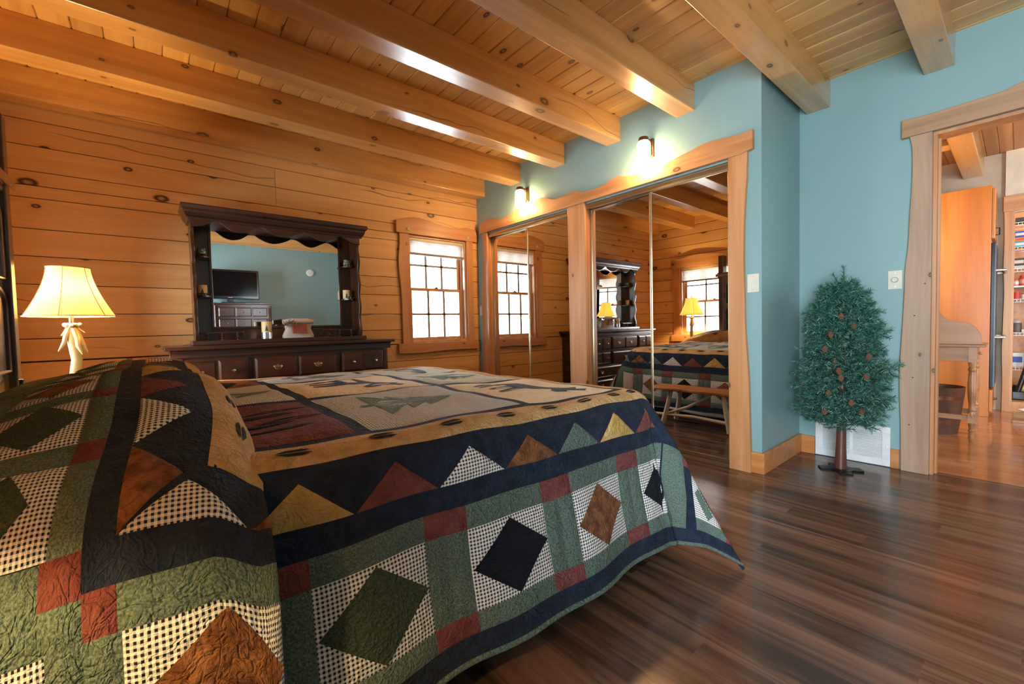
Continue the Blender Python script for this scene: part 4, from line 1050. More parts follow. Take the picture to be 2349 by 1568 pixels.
def fold_map(e, b):
    e = np.asarray(e, float); e = np.where(e > .13, .13+(e-.13)*.66, e); b = np.asarray(b, float); s = np.clip(e+E0, 0, _len[-1])
    x0 = np.interp(s, _len, _cat[:,0]); z0 = np.interp(s, _len, _cat[:,1])
    near = b < 2.0; v = np.where(near, np.maximum(PYN-b, 0), np.maximum(b-PYF, 0))
    w = sm((v-.45)/.45)
    eg = np.linspace(-.2, 1, 241); sl = .3+.55*sm((eg+.11)/.06); ci = np.cumsum(sl)*.005; ci -= np.interp(0, eg, ci); xs = .055-np.interp(e, eg, ci)
    zs = .877-.05*sm((-e)/.1)
    x = x0*(1-w)+xs*w; z = z0*(1-w)+np.minimum(zs, .90)*w
    o, d = PEDGE(v, np.where(near, 86.0, 84.0)+0*v)
    hang = sm((v-.85)/.4)
    o = o+hang*(.008*np.sin(e*14+1)+.006*np.sin(e*31))
    y = np.where(near, np.maximum(b, PYN)-o, np.minimum(b, PYF)+o)
    bump = .003*(np.sin(e*23+b*6)+np.sin(b*17-e*9))+.006*np.sin(b*5.2)*(1-w)
    z = np.maximum(z-d+bump*(1-hang), .012)
    return np.stack([x, y, z], -1)

class Cloth:
    def __init__(s, fmap, mats): s.f = fmap; s.mb = MB(); s.mats = mats
    def nrm(s, a, b):
        h = .004; A = s.f(a+h, b)-s.f(a-h, b); B = s.f(a, b+h)-s.f(a, b-h); n = np.cross(A, B); n /= np.linalg.norm(n, axis=-1, keepdims=True)+1e-12
        return n*s.sign
    def base(s, a0, a1, b0, b1, st, mi, thick=.012, ok=None):
        na, nb = int((a1-a0)/st)+1, int((b1-b0)/st)+1
        A, B = np.meshgrid(np.linspace(a0, a1, na), np.linspace(b0, b1, nb), indexing='ij'); A = A.ravel(); B = B.ravel()
        n = s.nrm(A, B); P = s.f(A, B); Q = P-n*thick; Q[:,2] = np.maximum(Q[:,2], .002)
        uv = list(zip(A.tolist(), B.tolist())); idx = lambda i, j: i*nb+j; F = []
        for i in range(na-1):
            for j in range(nb-1): F.append((idx(i,j), idx(i+1,j), idx(i+1,j+1), idx(i,j+1)))
        N = na*nb; G = [tuple(N+k for k in reversed(f)) for f in F]
        R = []
        rim = [idx(i,0) for i in range(na)]+[idx(na-1,j) for j in range(1,nb)]+[idx(i,nb-1) for i in range(na-2,-1,-1)]+[idx(0,j) for j in range(nb-2,0,-1)]
        for p, q in zip(rim, rim[1:]+rim[:1]): R.append((q, p, N+p, N+q))
        s.mb.add(np.vstack([P, Q]), F+G+R, mi, uv+uv)
    def patch(s, poly, mi, lift=.0025, puff=.003, st=.022):
        """poly: 3 or 4 corners in pattern coordinates, tessellated and laid on the cloth"""
        P = [np.array(p, float) for p in poly]
        if len(P) == 3: P = [P[0], P[1], P[2], P[2]]
        lu = max(np.linalg.norm(P[1]-P[0]), np.linalg.norm(P[2]-P[3])); lv = max(np.linalg.norm(P[3]-P[0]), np.linalg.norm(P[2]-P[1]))
        nu, nv = max(4, int(lu/st)), max(4, int(lv/st))
        # denser rows near the seams
        den = lambda n: np.concatenate([[0, .012/max(.03, 1)], np.linspace(0, 1, n+1)[1:-1], [1]]) if False else np.linspace(0, 1, n+1)
        U, Vv = np.meshgrid(den(nu), den(nv), indexing='ij'); U = U.ravel()[:,None]; Vv = Vv.ravel()[:,None]
        Q = (P[0]*(1-U)+P[1]*U)*(1-Vv)+(P[3]*(1-U)+P[2]*U)*Vv
        a, b = Q[:,0], Q[:,1]; n = s.nrm(a, b)
        edge = np.minimum(np.minimum(U, 1-U)*lu, np.minimum(Vv, 1-Vv)*lv)[:,0]
        hgt = lift+puff*np.sqrt(np.clip(edge/.03, 0, 1)); hgt = np.where(edge < 1e-6, .0004 if lift < .004 else lift+.0008, hgt)
        X = s.f(a, b)+n*hgt[:,None]
        F = []; W_ = nv+1
        for i in range(nu):
            for j in range(nv): F.append((i*W_+j, (i+1)*W_+j, (i+1)*W_+j+1, i*W_+j+1))
        s.mb.add(X, F, mi, list(zip(a.tolist(), b.tolist())))
    def shape(s, poly, mi, lift=.007):
        """applique outline (any polygon)"""
        # subdivide long edges
        pts = []
        for p, q in zip(poly, poly[1:]+poly[:1]):
            n = max(1, int(math.hypot(q[0]-p[0], q[1]-p[1])/.03))
            for k in range(n): pts.append((lerp(p[0],q[0],k/n), lerp(p[1],q[1],k/n)))
        tr = tessellate_polygon([[Vector((p[0],p[1],0)) for p in pts]]); a = np.array([p[0] for p in pts]); b = np.array([p[1] for p in pts])
        n = s.nrm(a, b); X = s.f(a, b)+n*lift; s.mb.add(X, [tuple(t) for t in tr], mi, pts)
NAVY,BLACK,TAN,GOLD,WINE,BROWN,SAGE,OLIVE,CHK,CHK2,CREAM,PALE,BLUE,BIND,PINE = range(15)
QM = [M_navy,M_black,M_tan,M_gold,M_wine,M_brown,M_sage,M_olive,M_check,M_check2,M_creamc,M_pale,M_blue,M_sage,M_pine]
R_AP, R_BASE, R_S1, R_SA, R_BL, R_SB, R_NV, R_END = .040, .130, .195, .260, .475, .525, .578, .592
def ring_side(C, T, t0, t1, tri0, tric, sq0, dia, dir_=1):
    """one side of the border. T(t, s): ring position -> pattern coords; t runs along the edge, s outward from the tan edge"""
    pitch = .2225; k = 0
    while True:
        c = tri0+k*pitch*dir_
        if (c-t1)*dir_ > pitch*.4: break
        q = lambda t: max(min(t, max(t0,t1)), min(t0,t1))
        A, B = q(c-.109), q(c+.109)
        if abs(B-A) > .06: C.patch([T(A,R_BASE), T(B,R_BASE), T(q(c),R_AP)], tric[k % len(tric)])
        k += 1
    pb = .402; k = 0
    while True:
        a = sq0+k*pb*dir_; b = a+.125*dir_; c = a+pb*dir_
        if (a-t1)*dir_ > 0: break
        q = lambda t: max(min(t, max(t0,t1)), min(t0,t1))
        a, b, c = q(a), q(b), q(c)
        if abs(b-a) > .01:
            C.patch([T(a,R_S1), T(b,R_S1), T(b,R_SA), T(a,R_SA)], WINE)
            m = (a+b)/2
            C.patch([T(a,R_SA), T(m,R_SA), T(m,R_BL), T(a,R_BL)], SAGE); C.patch([T(m,R_SA), T(b,R_SA), T(b,R_BL), T(m,R_BL)], SAGE)
            C.patch([T(a,R_BL), T(b,R_BL), T(b,R_SB), T(a,R_SB)], WINE)
        if abs(c-b) > .02:
            C.patch([T(b,R_S1), T(c,R_S1), T(c,R_SA), T(b,R_SA)], SAGE)
            C.patch([T(b,R_BL), T(c,R_BL), T(c,R_SB), T(b,R_SB)], SAGE)
            C.patch([T(b,R_SA), T(c,R_SA), T(c,R_BL), T(b,R_BL)], CHK)
            if abs(c-b) > .2:
                m = (b+c)/2; z = (R_SA+R_BL)/2
                C.patch([T(m,R_SA+.004), T(c-.004*dir_,z), T(m,R_BL-.004), T(b+.004*dir_,z)], dia[k % len(dia)], lift=.0055)
        k += 1
def blocks(C, cols, rows, panels):
    """centre panel blocks; cols/rows: list of (start, end)"""
    for (i, j), (m, fig, fc) in panels.items():
        a0, a1 = cols[i]; b0, b1 = rows[j]
        C.patch([(a0,b0),(a1,b0),(a1,b1),(a0,b1)], m, st=.03)
        if a1-a0 < .3: a0 = a1-.55
        ca, cb = (a0+a1)/2, (b0+b1)/2
        for poly in fig: C.shape([(ca+p[0], cb+p[1]) for p in poly], fc)
TREE = [[(-.19,-.015),(-.19,.015),(-.15,.015),(-.15,.17),(-.05,.06),(-.06,.13),(.03,.045),(.02,.095),(.17,0),(.02,-.095),(.03,-.045),(-.06,-.13),(-.05,-.06),(-.15,-.17),(-.15,-.015)]]
MOOSE = [[(-.10,.20),(-.06,.16),(-.055,.04),(-.02,-.02),(.0,-.05),(.05,-.06),(.07,-.09),(.035,-.13),(.0,-.16),(.005,-.19),(.055,-.20),(.09,-.17),(.12,-.185),(.15,-.22),(.19,-.20),(.15,-.17),(.18,-.14),(.14,-.12),(.12,-.08),(.105,-.04),(.075,.06),(.06,.13),(.02,.15),(-.02,.155),(-.10,.165),(-.17,.15),(-.17,.175),(-.11,.20)],
         [(-.02,-.02),(-.18,-.05),(-.18,-.025),(-.03,.02)],[(-.02,.02),(-.18,.02),(-.18,.045),(-.02,.06)],[(-.01,.11),(-.18,.10),(-.18,.125),(-.02,.15)]]
BEAR = [[(-.02,-.19),(.03,-.20),(.07,-.15),(.10,-.05),(.09,.06),(.05,.14),(.0,.17),(-.10,.165),(-.10,.12),(-.04,.10),(-.03,0),(-.10,-.01),(-.10,-.06),(-.03,-.09),(-.02,-.13)]]
def foot(cx, cy): return [[(cx-.045,cy),(cx-.02,cy-.012),(cx+.03,cy-.010),(cx+.05,cy-.003),(cx+.02,cy+.002),(cx-.02,cy+.003)]]
PAWS = [[(x-.10,y-.018),(x-.04,y-.026),(x+.05,y-.022),(x+.10,y-.008),(x+.05,y+.004),(x-.03,y+.008)] for (x, y) in ((.03,-.15),(.0,-.06),(.09,-.02),(.02,.06),(.08,.13))]
quilt = empty('quilt', (.6, 2.0, ZT), 'patchwork quilt with moose, fir tree and gingham diamond blocks spread over the bed', 'quilt')
C = Cloth(body_map, QM); C.sign = 1.0
_n = np.cross(body_map(np.array([.6]), np.array([2.0]))*0+[1,0,0], [0,1,0]); C.sign = 1.0
a1, b0, b1 = A_T+R_END, B_N-R_END, B_F+R_END
C.base(.02, a1, b0, b1, .02, NAVY, .010)
# panel
cols = [(.03,.412),(.452,1.002),(1.042,1.545)]; rows = [(1.150,1.745),(1.785,2.385),(2.425,2.850)]
blocks(C, cols, rows, {(0,0):(WINE,PAWS,BLACK),(0,1):(CHK2,TREE,PINE),(0,2):(BROWN,BEAR,BLACK),(1,0):(CHK2,TREE,PINE),(1,1):(CREAM,MOOSE,BLUE),(1,2):(CHK2,TREE,PINE),(2,0):(CREAM,MOOSE,BLUE),(2,1):(PALE,TREE,PINE),(2,2):(PALE,BEAR,BLUE)})
# tan ring with tracks
C.patch([(.03,B_N),(A_T,B_N),(A_T,1.118),(.03,1.118)], TAN, st=.02); C.patch([(.03,B_F),(A_T,B_F),(A_T,2.882),(.03,2.882)], TAN, st=.03)
C.patch([(1.567,1.118),(A_T,1.118),(A_T,2.882),(1.502,2.882)], TAN, st=.02)
def track_mark(C, a, b, along, ns=1, m=BLACK):
    for s in (-1, 1):
        if along == 'a': pts = [(a-.045, b+s*.002), (a-.02, b+s*.013*ns), (a+.015, b+s*.014*ns), (a+.034, b+s*.006*ns), (a+.02, b+s*.003)]
        else: pts = [(a+s*.002, b-.045), (a+s*.013, b-.02), (a+s*.014, b+.015), (a+s*.006, b+.034), (a+s*.003, b+.02)]
        C.shape(pts, m, .0075)
for x in (.24,.45,.66,.865,1.06,1.25,1.43,1.56): track_mark(C, x, 1.064, 'a')
for y in (1.3,1.5,1.7,1.9,2.1,2.3,2.5,2.7): track_mark(C, 1.62, y, 'b')
# near side
ring_side(C, lambda t, s: (t, B_N-s), .03, A_T+.06, .228, [GOLD,WINE,CHK,BROWN,SAGE], .108-.402*0, [OLIVE,BLACK,BROWN,BLACK])
ring_side(C, lambda t, s: (t, B_F+s), .03, A_T+.06, .228, [GOLD,WINE,CHK,BROWN,SAGE], .108, [OLIVE,BLACK,BROWN,BLACK])
# foot
ring_side(C, lambda t, s: (A_T+s, t), B_N-.06, B_F+.06, B_N+.02, [CHK,SAGE,BROWN,SAGE,GOLD,WINE], B_N+.13, [BLACK,BROWN,BLACK,BROWN])
# corner squares of the patch ring
for (sy, by_) in ((-1, B_N), (1, B_F)):
    q = lambda s, r: (A_T+s, by_+sy*r)
    C.patch([q(R_S1,R_S1),q(R_SA,R_S1),q(R_SA,R_SA),q(R_S1,R_SA)], WINE)
    C.patch([q(.06,R_S1),q(R_S1,R_S1),q(R_S1,R_SB),q(.06,R_SB)], SAGE); C.patch([q(R_S1,.06),q(R_S1,R_S1),q(R_SB,R_S1),q(R_SB,.06)], SAGE)
    C.patch([q(R_SA,R_SA),q(R_BL,R_SA),q(R_BL,R_BL),q(R_SA,R_BL)], CHK); z = (R_SA+R_BL)/2
    C.patch([q(z,R_SA+.01),q(R_BL-.01,z),q(z,R_BL-.01),q(R_SA+.01,z)], SAGE, lift=.0055)
    C.patch([q(R_BL,R_SA),q(R_SB,R_SA),q(R_SB,R_BL),q(R_BL,R_BL)], SAGE); C.patch([q(R_SA,R_BL),q(R_BL,R_BL),q(R_BL,R_SB),q(R_SA,R_SB)], SAGE)
    C.patch([q(R_BL,R_BL),q(R_SB,R_BL),q(R_SB,R_SB),q(R_BL,R_SB)], WINE)
# green binding along the hem
for T in (lambda t, s: (t, B_N-s), lambda t, s: (t, B_F+s)): C.patch([T(.03,R_NV), T(a1,R_NV), T(a1,R_END+.001), T(.03,R_END+.001)], BIND, lift=.003, st=.03)
C.patch([(A_T+R_NV,b0),(A_T+R_END+.001,b0),(A_T+R_END+.001,b1),(A_T+R_NV,b1)], BIND, lift=.003, st=.03)
C.mb.build('spread', QM, quilt, smooth=True, fix=False, auto=70)

C2 = Cloth(fold_map, QM); C2.sign = -1.0
emax = .13+(_len[-1]-E0-.005-.13)/.66; e0 = -E0+.004
C2.base(e0, emax, P_BN-.70, 3.22, .022, NAVY, .012)
C2.patch([(e0,P_BN),(0,P_BN),(0,3.2),(e0,3.2)], TAN, st=.02)
for b in (1.15,1.36,1.57,1.78,1.99,2.2,2.41,2.62): track_mark(C2, -.06, b, 'b')
P2 = lambda t, s: (s, t)
# head column of triangles, running from the near corner across the bed
pitch = .2225
for k, m in enumerate([BROWN,CHK,WINE,GOLD,SAGE,BROWN,CHK,WINE,GOLD,SAGE]):
    c = P_BN-.020+k*pitch; C2.patch([(R_BASE,c-.109),(R_BASE,c+.109),(R_AP,c)], m)
for k, m in enumerate([CHK,BROWN]):
    c = (.030, -.175)[k]; lo = max(c-.10, e0); hi = min(c+.10, emax)
    C2.patch([(lo,P_BN-R_BASE),(hi,P_BN-R_BASE),(max(c, e0),P_BN-R_AP) if k == 0 else (e0,P_BN-R_AP-.06)], m)
# head patch ring (beyond the navy strip), across the bed
k = 0; b = P_BN+.150
while b < 3.1:
    b2 = b+.30
    C2.patch([(R_S1,b-.08),(R_SA,b-.08),(R_SA,b),(R_S1,b)], WINE); C2.patch([(R_S1,b),(R_SA,b),(R_SA,b2-.08),(R_S1,b2-.08)], SAGE)
    mE = min(R_BL, emax-.02)
    C2.patch([(R_SA,b-.08),(mE,b-.08),(mE,b),(R_SA,b)], SAGE)
    C2.patch([(R_SA,b),(mE,b),(mE,b2-.08),(R_SA,b2-.08)], CHK)
    cc = (b+b2-.08)/2; z = (R_SA+mE)/2; C2.patch([(R_SA+.004,cc),(z,b+.005),(mE-.004,cc),(z,b2-.085)], [OLIVE,BROWN,BLACK,OLIVE][k % 4], lift=.0055)
    if mE < emax-.03: C2.patch([(mE,b-.08),(emax-.01,b-.08),(emax-.01,b2-.08),(mE,b2-.08)], SAGE)
    b = b2; k += 1
C2.patch([(R_S1,P_BN-.135),(R_SA,P_BN-.135),(R_SA,P_BN+.07),(R_S1,P_BN+.07)], SAGE)
C2.patch([(R_SA,P_BN-.135),(R_BL,P_BN-.135),(R_BL,P_BN+.07),(R_SA,P_BN+.07)], CHK)
C2.patch([(R_SA+.05,P_BN-.03),((R_SA+R_BL)/2,P_BN+.06),(R_BL-.01,P_BN-.03),((R_SA+R_BL)/2,P_BN-.125)], OLIVE, lift=.0055)
# near side: wine squares, sash, gingham block with diamond, and the corner
q = lambda s, r: (s, P_BN-r)
C2.patch([q(R_BASE-.0,R_S1),q(R_BASE+.065,R_S1),q(R_BASE+.065,R_SA),q(R_BASE,R_SA)], WINE)
C2.patch([q(R_S1,.135),q(R_SA+.01,.135),q(R_SA+.01,.20),q(R_S1,.20)], WINE); C2.patch([q(R_S1,.20),q(R_SA+.01,.20),q(R_SA+.01,R_SA),q(R_S1,R_SA)], SAGE)
C2.patch([q(e0,R_S1),q(R_BASE,R_S1),q(R_BASE,R_SA),q(e0,R_SA)], SAGE)
C2.patch([q(e0,R_SA),q(R_BASE-.005,R_SA),q(R_BASE-.005,R_BL+.02),q(e0,R_BL+.02)], CHK)
mc = (e0+R_BASE-.005)/2; C2.patch([q(mc,R_SA+.01),q(R_BASE-.012,(R_SA+R_BL)/2),q(mc,R_BL+.015),q(e0+.006,(R_SA+R_BL)/2)], BROWN, lift=.0055)
C2.patch([q(R_BASE-.005,R_SA),q(R_S1,R_SA),q(R_S1,R_BL+.02),q(R_BASE-.005,R_BL+.02)], SAGE); C2.patch([q(R_S1,R_SA),q(R_SA,R_SA),q(R_SA,R_BL+.02),q(R_S1,R_BL+.02)], SAGE)
C2.patch([q(R_SA,R_SA),q(.60,R_SA),q(.60,R_BL+.02),q(R_SA,R_BL+.02)], CHK); C2.patch([q(.37,R_SA+.01),q(.475,.37),q(.37,R_BL),q(R_SA+.006,.37)], OLIVE, lift=.0055)
C2.patch([q(R_SA+.01,.137),q(.60,.137),q(.60,R_SA),q(R_SA+.01,R_SA)], SAGE)
C2.patch([q(e0,R_BL+.02),q(.60,R_BL+.02),q(.60,.56),q(e0,.56)], SAGE); C2.patch([q(e0,.60),q(.60,.60),q(.60,.63),q(e0,.63)], SAGE)
C2.mb.build('pillow_fold', QM, quilt, smooth=True, fix=False, auto=70)

# ------------------------------------------------------------------ behind the camera: seen in the hutch mirror
def tall_chest():
    e = empty('chest_of_drawers', (1.31, -1.3, 0), 'tall dark pine chest of drawers under the television, reflected in the hutch mirror', 'chest of drawers')
    x0, x1, yb, yf, H = .84, 1.74, YB+.02, -1.10, 1.36
    mb = MB(); mb.box(x0, x1, yb, yf-.012, .0, H-.03); mb.build('body', M_dark, e, bevel=.004)
    mb = MB(); mb.box(x0-.04, x1+.04, yb, yf+.03, H-.028, H); mb.build('top', M_dark, e, bevel=.006)
    for x in (x0, x1-.05):
        mb = MB(); mb.lathe([(.018,.1),(.026,.14)]+[(.026 if k % 2 else .019, .14+.034*k) for k in range(34)]+[(.02,H-.05)], (x+.025, yf-.004, 0), 12); mb.build('turned_column', M_darkz, e)
    rows = [(1.10,1.28),(.90,1.08),(.68,.88),(.44,.66),(.12,.42)]
    for (z0, z1) in rows:
        mb = MB(); mb.box(x0+.06, x1-.06, yf-.012, yf, z0, z1); n = 3
        for k in range(n):
            a = lerp(x0+.065, x1-.065, k/n)+.006; b = lerp(x0+.065, x1-.065, (k+1)/n)-.006
            V = [(a,yf,z0+.01),(b,yf,z0+.01),(b,yf,z1-.01),(a,yf,z1-.01),(a+.014,yf+.009,z0+.024),(b-.014,yf+.009,z0+.024),(b-.014,yf+.009,z1-.024),(a+.014,yf+.009,z1-.024)]
            mb.add(V, [(0,1,5,4),(1,2,6,5),(2,3,7,6),(3,0,4,7),(4,5,6,7)])
        d = mb.build('drawer', M_dark, e, bevel=.002)
        for k in range(n):
            mb = MB(); mb.lathe([(.006,.0),(.005,.008),(.012,.016),(.010,.024),(0,.026)], (lerp(x0+.065, x1-.065, (k+.5)/n), yf+.008, (z0+z1)/2), 14, axis='y'); mb.build('knob', M_brass, d, smooth=True)
tall_chest()
def television():
    x0, x1, y, z0, z1 = .66, 1.585, -1.30, 1.43, 1.965; H = 1.36
    e = empty('television', ((x0+x1)/2, y, H), 'flat black television on the tall chest, reflected in the hutch mirror', 'television')
    mb = MB(); mb.box(x0, x1, y-.07, y, z0, z1); b = mb.build('casing', M_blackp, e, bevel=.012, seg=3)
    mb = MB(); mb.box(x0+.035, x1-.035, y+.0, y+.003, z0+.055, z1-.035); mb.build('screen', M_screen, e)
    mb = MB(); c = (x0+x1)/2; mb.box(c-.05, c+.05, y-.05, y-.02, H+.012, z0+.02); mb.prism([(c-.22,y-.14),(c+.22,y-.14),(c+.24,y+.0),(c+.15,y+.09),(c-.15,y+.09),(c-.24,y+.0)], 'z', H, H+.014); mb.build('stand', M_blackp, e, bevel=.004)
    mb = MB()
    for k in range(8): mb.box(c-.036+.009*k, c-.030+.009*k, y+.0005, y+.004, z0+.024, z0+.031)
    mb.build('badge', M_steel, e)
television()
mb = MB(); mb.lathe([(.072,0),(.072,.012),(.066,.022),(.03,.026),(0,.026)], (2.56, YB, 2.01), 32, axis='y')
o = mb.build('smoke_alarm', M_white, loc=(2.56, YB, 2.01), smooth=True, auto=40); tag(o, 'round white smoke alarm on the plain blue wall, reflected in the hutch mirror', 'smoke alarm')

# ------------------------------------------------------------------ kitchen beyond the doorway
KX0, KX1, KZ = X2+.12, 7.4, 2.605
def kitchen_shell():
    mb = MB(); x = 0; rnd = random.Random(8); xx = KX0-.03
    while xx < KX1:
        y = -2.0-rnd.random()
        while y < 1.8:
            L = rnd.uniform(.5,1.1); mb.box(xx, min(xx+.078, KX1), max(y,-2.0), min(y+L,1.8), -.012, .0005)
            y += L
        xx += .078
    struct(mb.build('floor_kitchen', M_kfloor))
    mb = MB(); mb.box(6.64, KX1, .11, 1.8, 0, KZ); struct(mb.build('wall_kitchen_back', M_beige))
    mb = MB(); holed(mb, 'x', 6.6, 6.70, -2.0, .108, 0, KZ, [(-.72, .055, -1, 1.995)]); struct(mb.build('wall_pantry', M_cream2))
    mb = MB(); mb.box(KX0, KX1, 1.8, 1.9, 0, KZ); struct(mb.build('wall_kitchen_end', M_beige))
    mb = MB(); mb.box(KX0, KX1, -2.1, -2.0, 0, KZ); mb.box(KX1, KX1+.1, -2.1, 1.9, 0, KZ); struct(mb.build('wall_kitchen_near', M_beige))
    mb = MB(); mb.box(7.25, 7.35, -2, .1, 0, KZ); mb.box(6.7, 7.25, .056, .10, 0, KZ); mb.box(6.7, 7.25, -.80, -.74, 0, KZ); struct(mb.build('wall_pantry_inside', M_trimx))
    mb = MB(); y = -2.1
    while y < 1.8: mb.box(KX0, KX1, y, y+.0895, KZ, KZ+.018); y += .09
    o = mb.build('ceiling_kitchen', M_kceil, bevel=.005, seg=1); struct(o)
    mb = MB(); mb.box(KX0, KX1+.1, -2.1, 1.9, KZ+.02, KZ+.05); struct(mb.build('ceiling_kitchen_deck', M_closet))
M_cream2 = plain('warm_white_wall', (.66,.56,.42,1), .7)
M_kceil = wood('kitchen_ceiling_pine', (0.42,0.19,0.065,1), (0.30,0.12,0.035,1), 'x', .4, .3, 0, .1)
kitchen_shell()
mb = MB(); mb.box(KX0, 6.64, .257, .405, 2.415, KZ)
tag(mb.build('ceiling_beam', M_beam, bevel=.008, loc=(5.2,.33,2.415)), 'short pine ceiling beam in the kitchen above the oak cabinet', 'beam', 'kitchen ceiling beams', 'thing')
mb = MB(); mb.box(5.30, 5.46, .405, 1.8, 2.44, KZ)
tag(mb.build('ceiling_beam', M_beam, bevel=.008, loc=(5.38,1.1,2.44)), 'cross beam meeting the short kitchen beam at the doorway side', 'beam', 'kitchen ceiling beams', 'thing')
# pantry door trim
mb = MB(); mb.box(6.57, 6.60, -.82, .119, 2.00, 2.155); struct(mb.build('trim_20', M_trimy, bevel=.003))
a = resample([(.112,2.0),(.108,1.7),(.112,1.45),(.104,1.2),(.108,.9),(.112,.6),(.106,.3),(.108,0)], 3)
mb = MB(); mb.strip(a, [(.056, p[1]) for p in a], 'x', 6.575, 6.60); mb.box(6.6, 6.7, .04, .056, 0, 2.0); struct(mb.build('trim_21', M_trim, bevel=.002))

def oven_cabinet():
    e = empty('oven_cabinet', (6.37, .45, 0), 'tall oak oven cabinet seen from its flat side through the doorway', 'cabinet')
    mb = MB(); mb.box(6.10, 6.63, .182, .86, .0, 2.20); mb.build('body', M_oak, e, bevel=.003)
    mb = MB(); mb.prism([(.182,2.17),(.182,1.72),(.150,1.62),(.142,1.64),(.142,2.15)], 'x', 6.12, 6.62) if False else mb.box(6.12, 6.62, .158, .181, 1.70, 2.17)
    d = mb.build('upper_door', M_oak, e, bevel=.004)
    mb = MB(); mb.tube([(6.17,.156,1.80),(6.17,.132,1.80),(6.17,.132,1.735),(6.17,.156,1.735)], .005, 8); mb.build('door_handle', M_blackm, d, smooth=True)
    mb = MB(); mb.box(6.13, 6.61, .152, .181, .28, 1.66); ov = mb.build('oven', M_blackp, e, bevel=.004)
    mb = MB(); mb.box(6.125, 6.615, .150, .156, .29, 1.65); mb.build('oven_trim', plain('blue_steel', (.06,.09,.13,1), .3, .8), ov)
    for z in (1.40, .765):
        mb = MB(); mb.tube([(6.14,.152,z),(6.14,.095,z),(6.60,.095,z),(6.60,.152,z)], .013, 10); mb.build('oven_handle', M_steel, ov, smooth=True)
    mb = MB(); mb.box(6.12, 6.62, .158, .181, .05, .26); d = mb.build('lower_drawer', M_oak, e, bevel=.004)
    mb = MB(); mb.tube([(6.20,.156,.16),(6.20,.135,.16),(6.30,.135,.16),(6.30,.156,.16)], .004, 6); mb.build('handle', M_blackm, d)
oven_cabinet()

def washstand():
    e = empty('washstand_table', (4.95, .6, 0), 'small oak table with a curved splash back and turned legs beyond the doorway', 'side table')
    y0, y1, x0, x1 = .205, 1.05, 4.78, 5.16
    mb = MB(); mb.box(x0-.02, x1+.02, y0-.045, y1+.04, .736, .756); mb.build('table_top', M_oakt, e, bevel=.004)
    mb = MB(); mb.box(x0+.008, x0+.026, y0+.03, y1-.03, .625, .735); mb.box(x0+.03, x1-.03, y0+.005, y0+.022, .625, .735); mb.box(x1-.026, x1-.008, y0+.03, y1-.03, .625, .735); mb.build('apron', M_oakt, e, bevel=.002)
    leg = [(.0,0),(.012,0),(.016,.02),(.018,.05),(.015,.075),(.020,.085),(.020,.095),(.015,.10),(.019,.14),(.022,.20),(.024,.22),(.018,.24),(.024,.25),(.018,.265),(.017,.28),(.024,.36),(.026,.44),(.022,.52),(.018,.545),(.024,.555),(.024,.57),(.018,.58),(.024,.60),(.024,.62)]
    for x in (x0+.018, x1-.018):
        for y in (y0+.022, y1-.022):
            mb = MB(); mb.lathe(leg, (x, y, 0), 18); mb.box(x-.022, x+.022, y-.022, y+.022, .62, .735); mb.box(x-.021, x+.021, y-.021, y+.021, .15, .225); mb.build('leg', M_oakt, e, smooth=True, auto=35)
    mb = MB(); mb.box(x0+.01, x0+.024, y0+.04, y1-.04, .168, .206); mb.box(x1-.024, x1-.01, y0+.04, y1-.04, .168, .206); mb.build('stretcher', M_oakt, e, bevel=.002)
    BK = resample([(.42,1.03),(.38,.968),(.345,.945),(.304,.930),(.26,.925),(.228,.900),(.20,.865),(.185,.82),(.176,.757)], 4)
    pts = BK+[(y1+.02,.757),(y1+.02,1.06),(.8,1.08),(.55,1.08)]
    mb = MB(); mb.prism(pts, 'x', x0+.0, x0+.016); mb.build('curved_side', M_oakt, e, bevel=.003)
    pts2 = [(x0+.016,.757),(x1,.757),(x1,.98),(x0+.016,.93)]
    mb = MB(); mb.prism(pts2, 'y', y1+.0, y1+.018); mb.build('splash_board', M_oakt, e, bevel=.003)
    mb = MB(); mb.ball((4.97, y0-.012, .68), .012); mb.build('drawer_knob', M_oakt, e, smooth=True)
washstand()
def bucket():
    c = (5.08, .44, 0); e = empty('wooden_bucket', c, 'dark stave wooden bucket on the floor under the oak table', 'bucket')
    M_st = wood('stave_wood', (.10,.04,.02,1), (.05,.02,.01,1), 'z', .5, 0, 0, .1)
    mb = MB(); mb.lathe([(0,.0),(.125,0),(.165,.385),(.168,.39),(.158,.39),(.118,.02),(0,.02)], c, 28); mb.build('staves', M_st, e, smooth=True, auto=40)
    mb = MB(); mb.lathe([(.136,.09),(.140,.12),(.1365,.12),(.1335,.09),(.136,.09)], c, 28); mb.lathe([(.156,.29),(.160,.32),(.157,.32),(.154,.29),(.156,.29)], c, 28); mb.build('hoops', M_bronze, e, smooth=True, auto=40)
bucket()
mb = MB(); mb.prism([(5.95,.03),(5.95,-.9),(6.5,-.9),(6.5,.03)], 'z', .001, .009)
tag(mb.build('floor_mat', plain('mat_cloth', (.45,.33,.20,1), .9), loc=(6.2,-.4,.001), bevel=.003), 'thin tan mat on the kitchen floor in front of the pantry', 'mat')
mb = MB(); c = (6.02,-.10,.0095); mb.lathe([(0,.006),(.05,.006),(.055,0),(.062,.0),(.05,.05),(.062,.075),(.098,.098),(.102,.102),(.094,.102),(.05,.082),(0,.078)], c, 30)
tag(mb.build('pet_bowl', plain('white_china', (.75,.74,.70,1), .25), loc=c, smooth=True, auto=50), 'white raised pet bowl on the mat by the pantry', 'bowl')
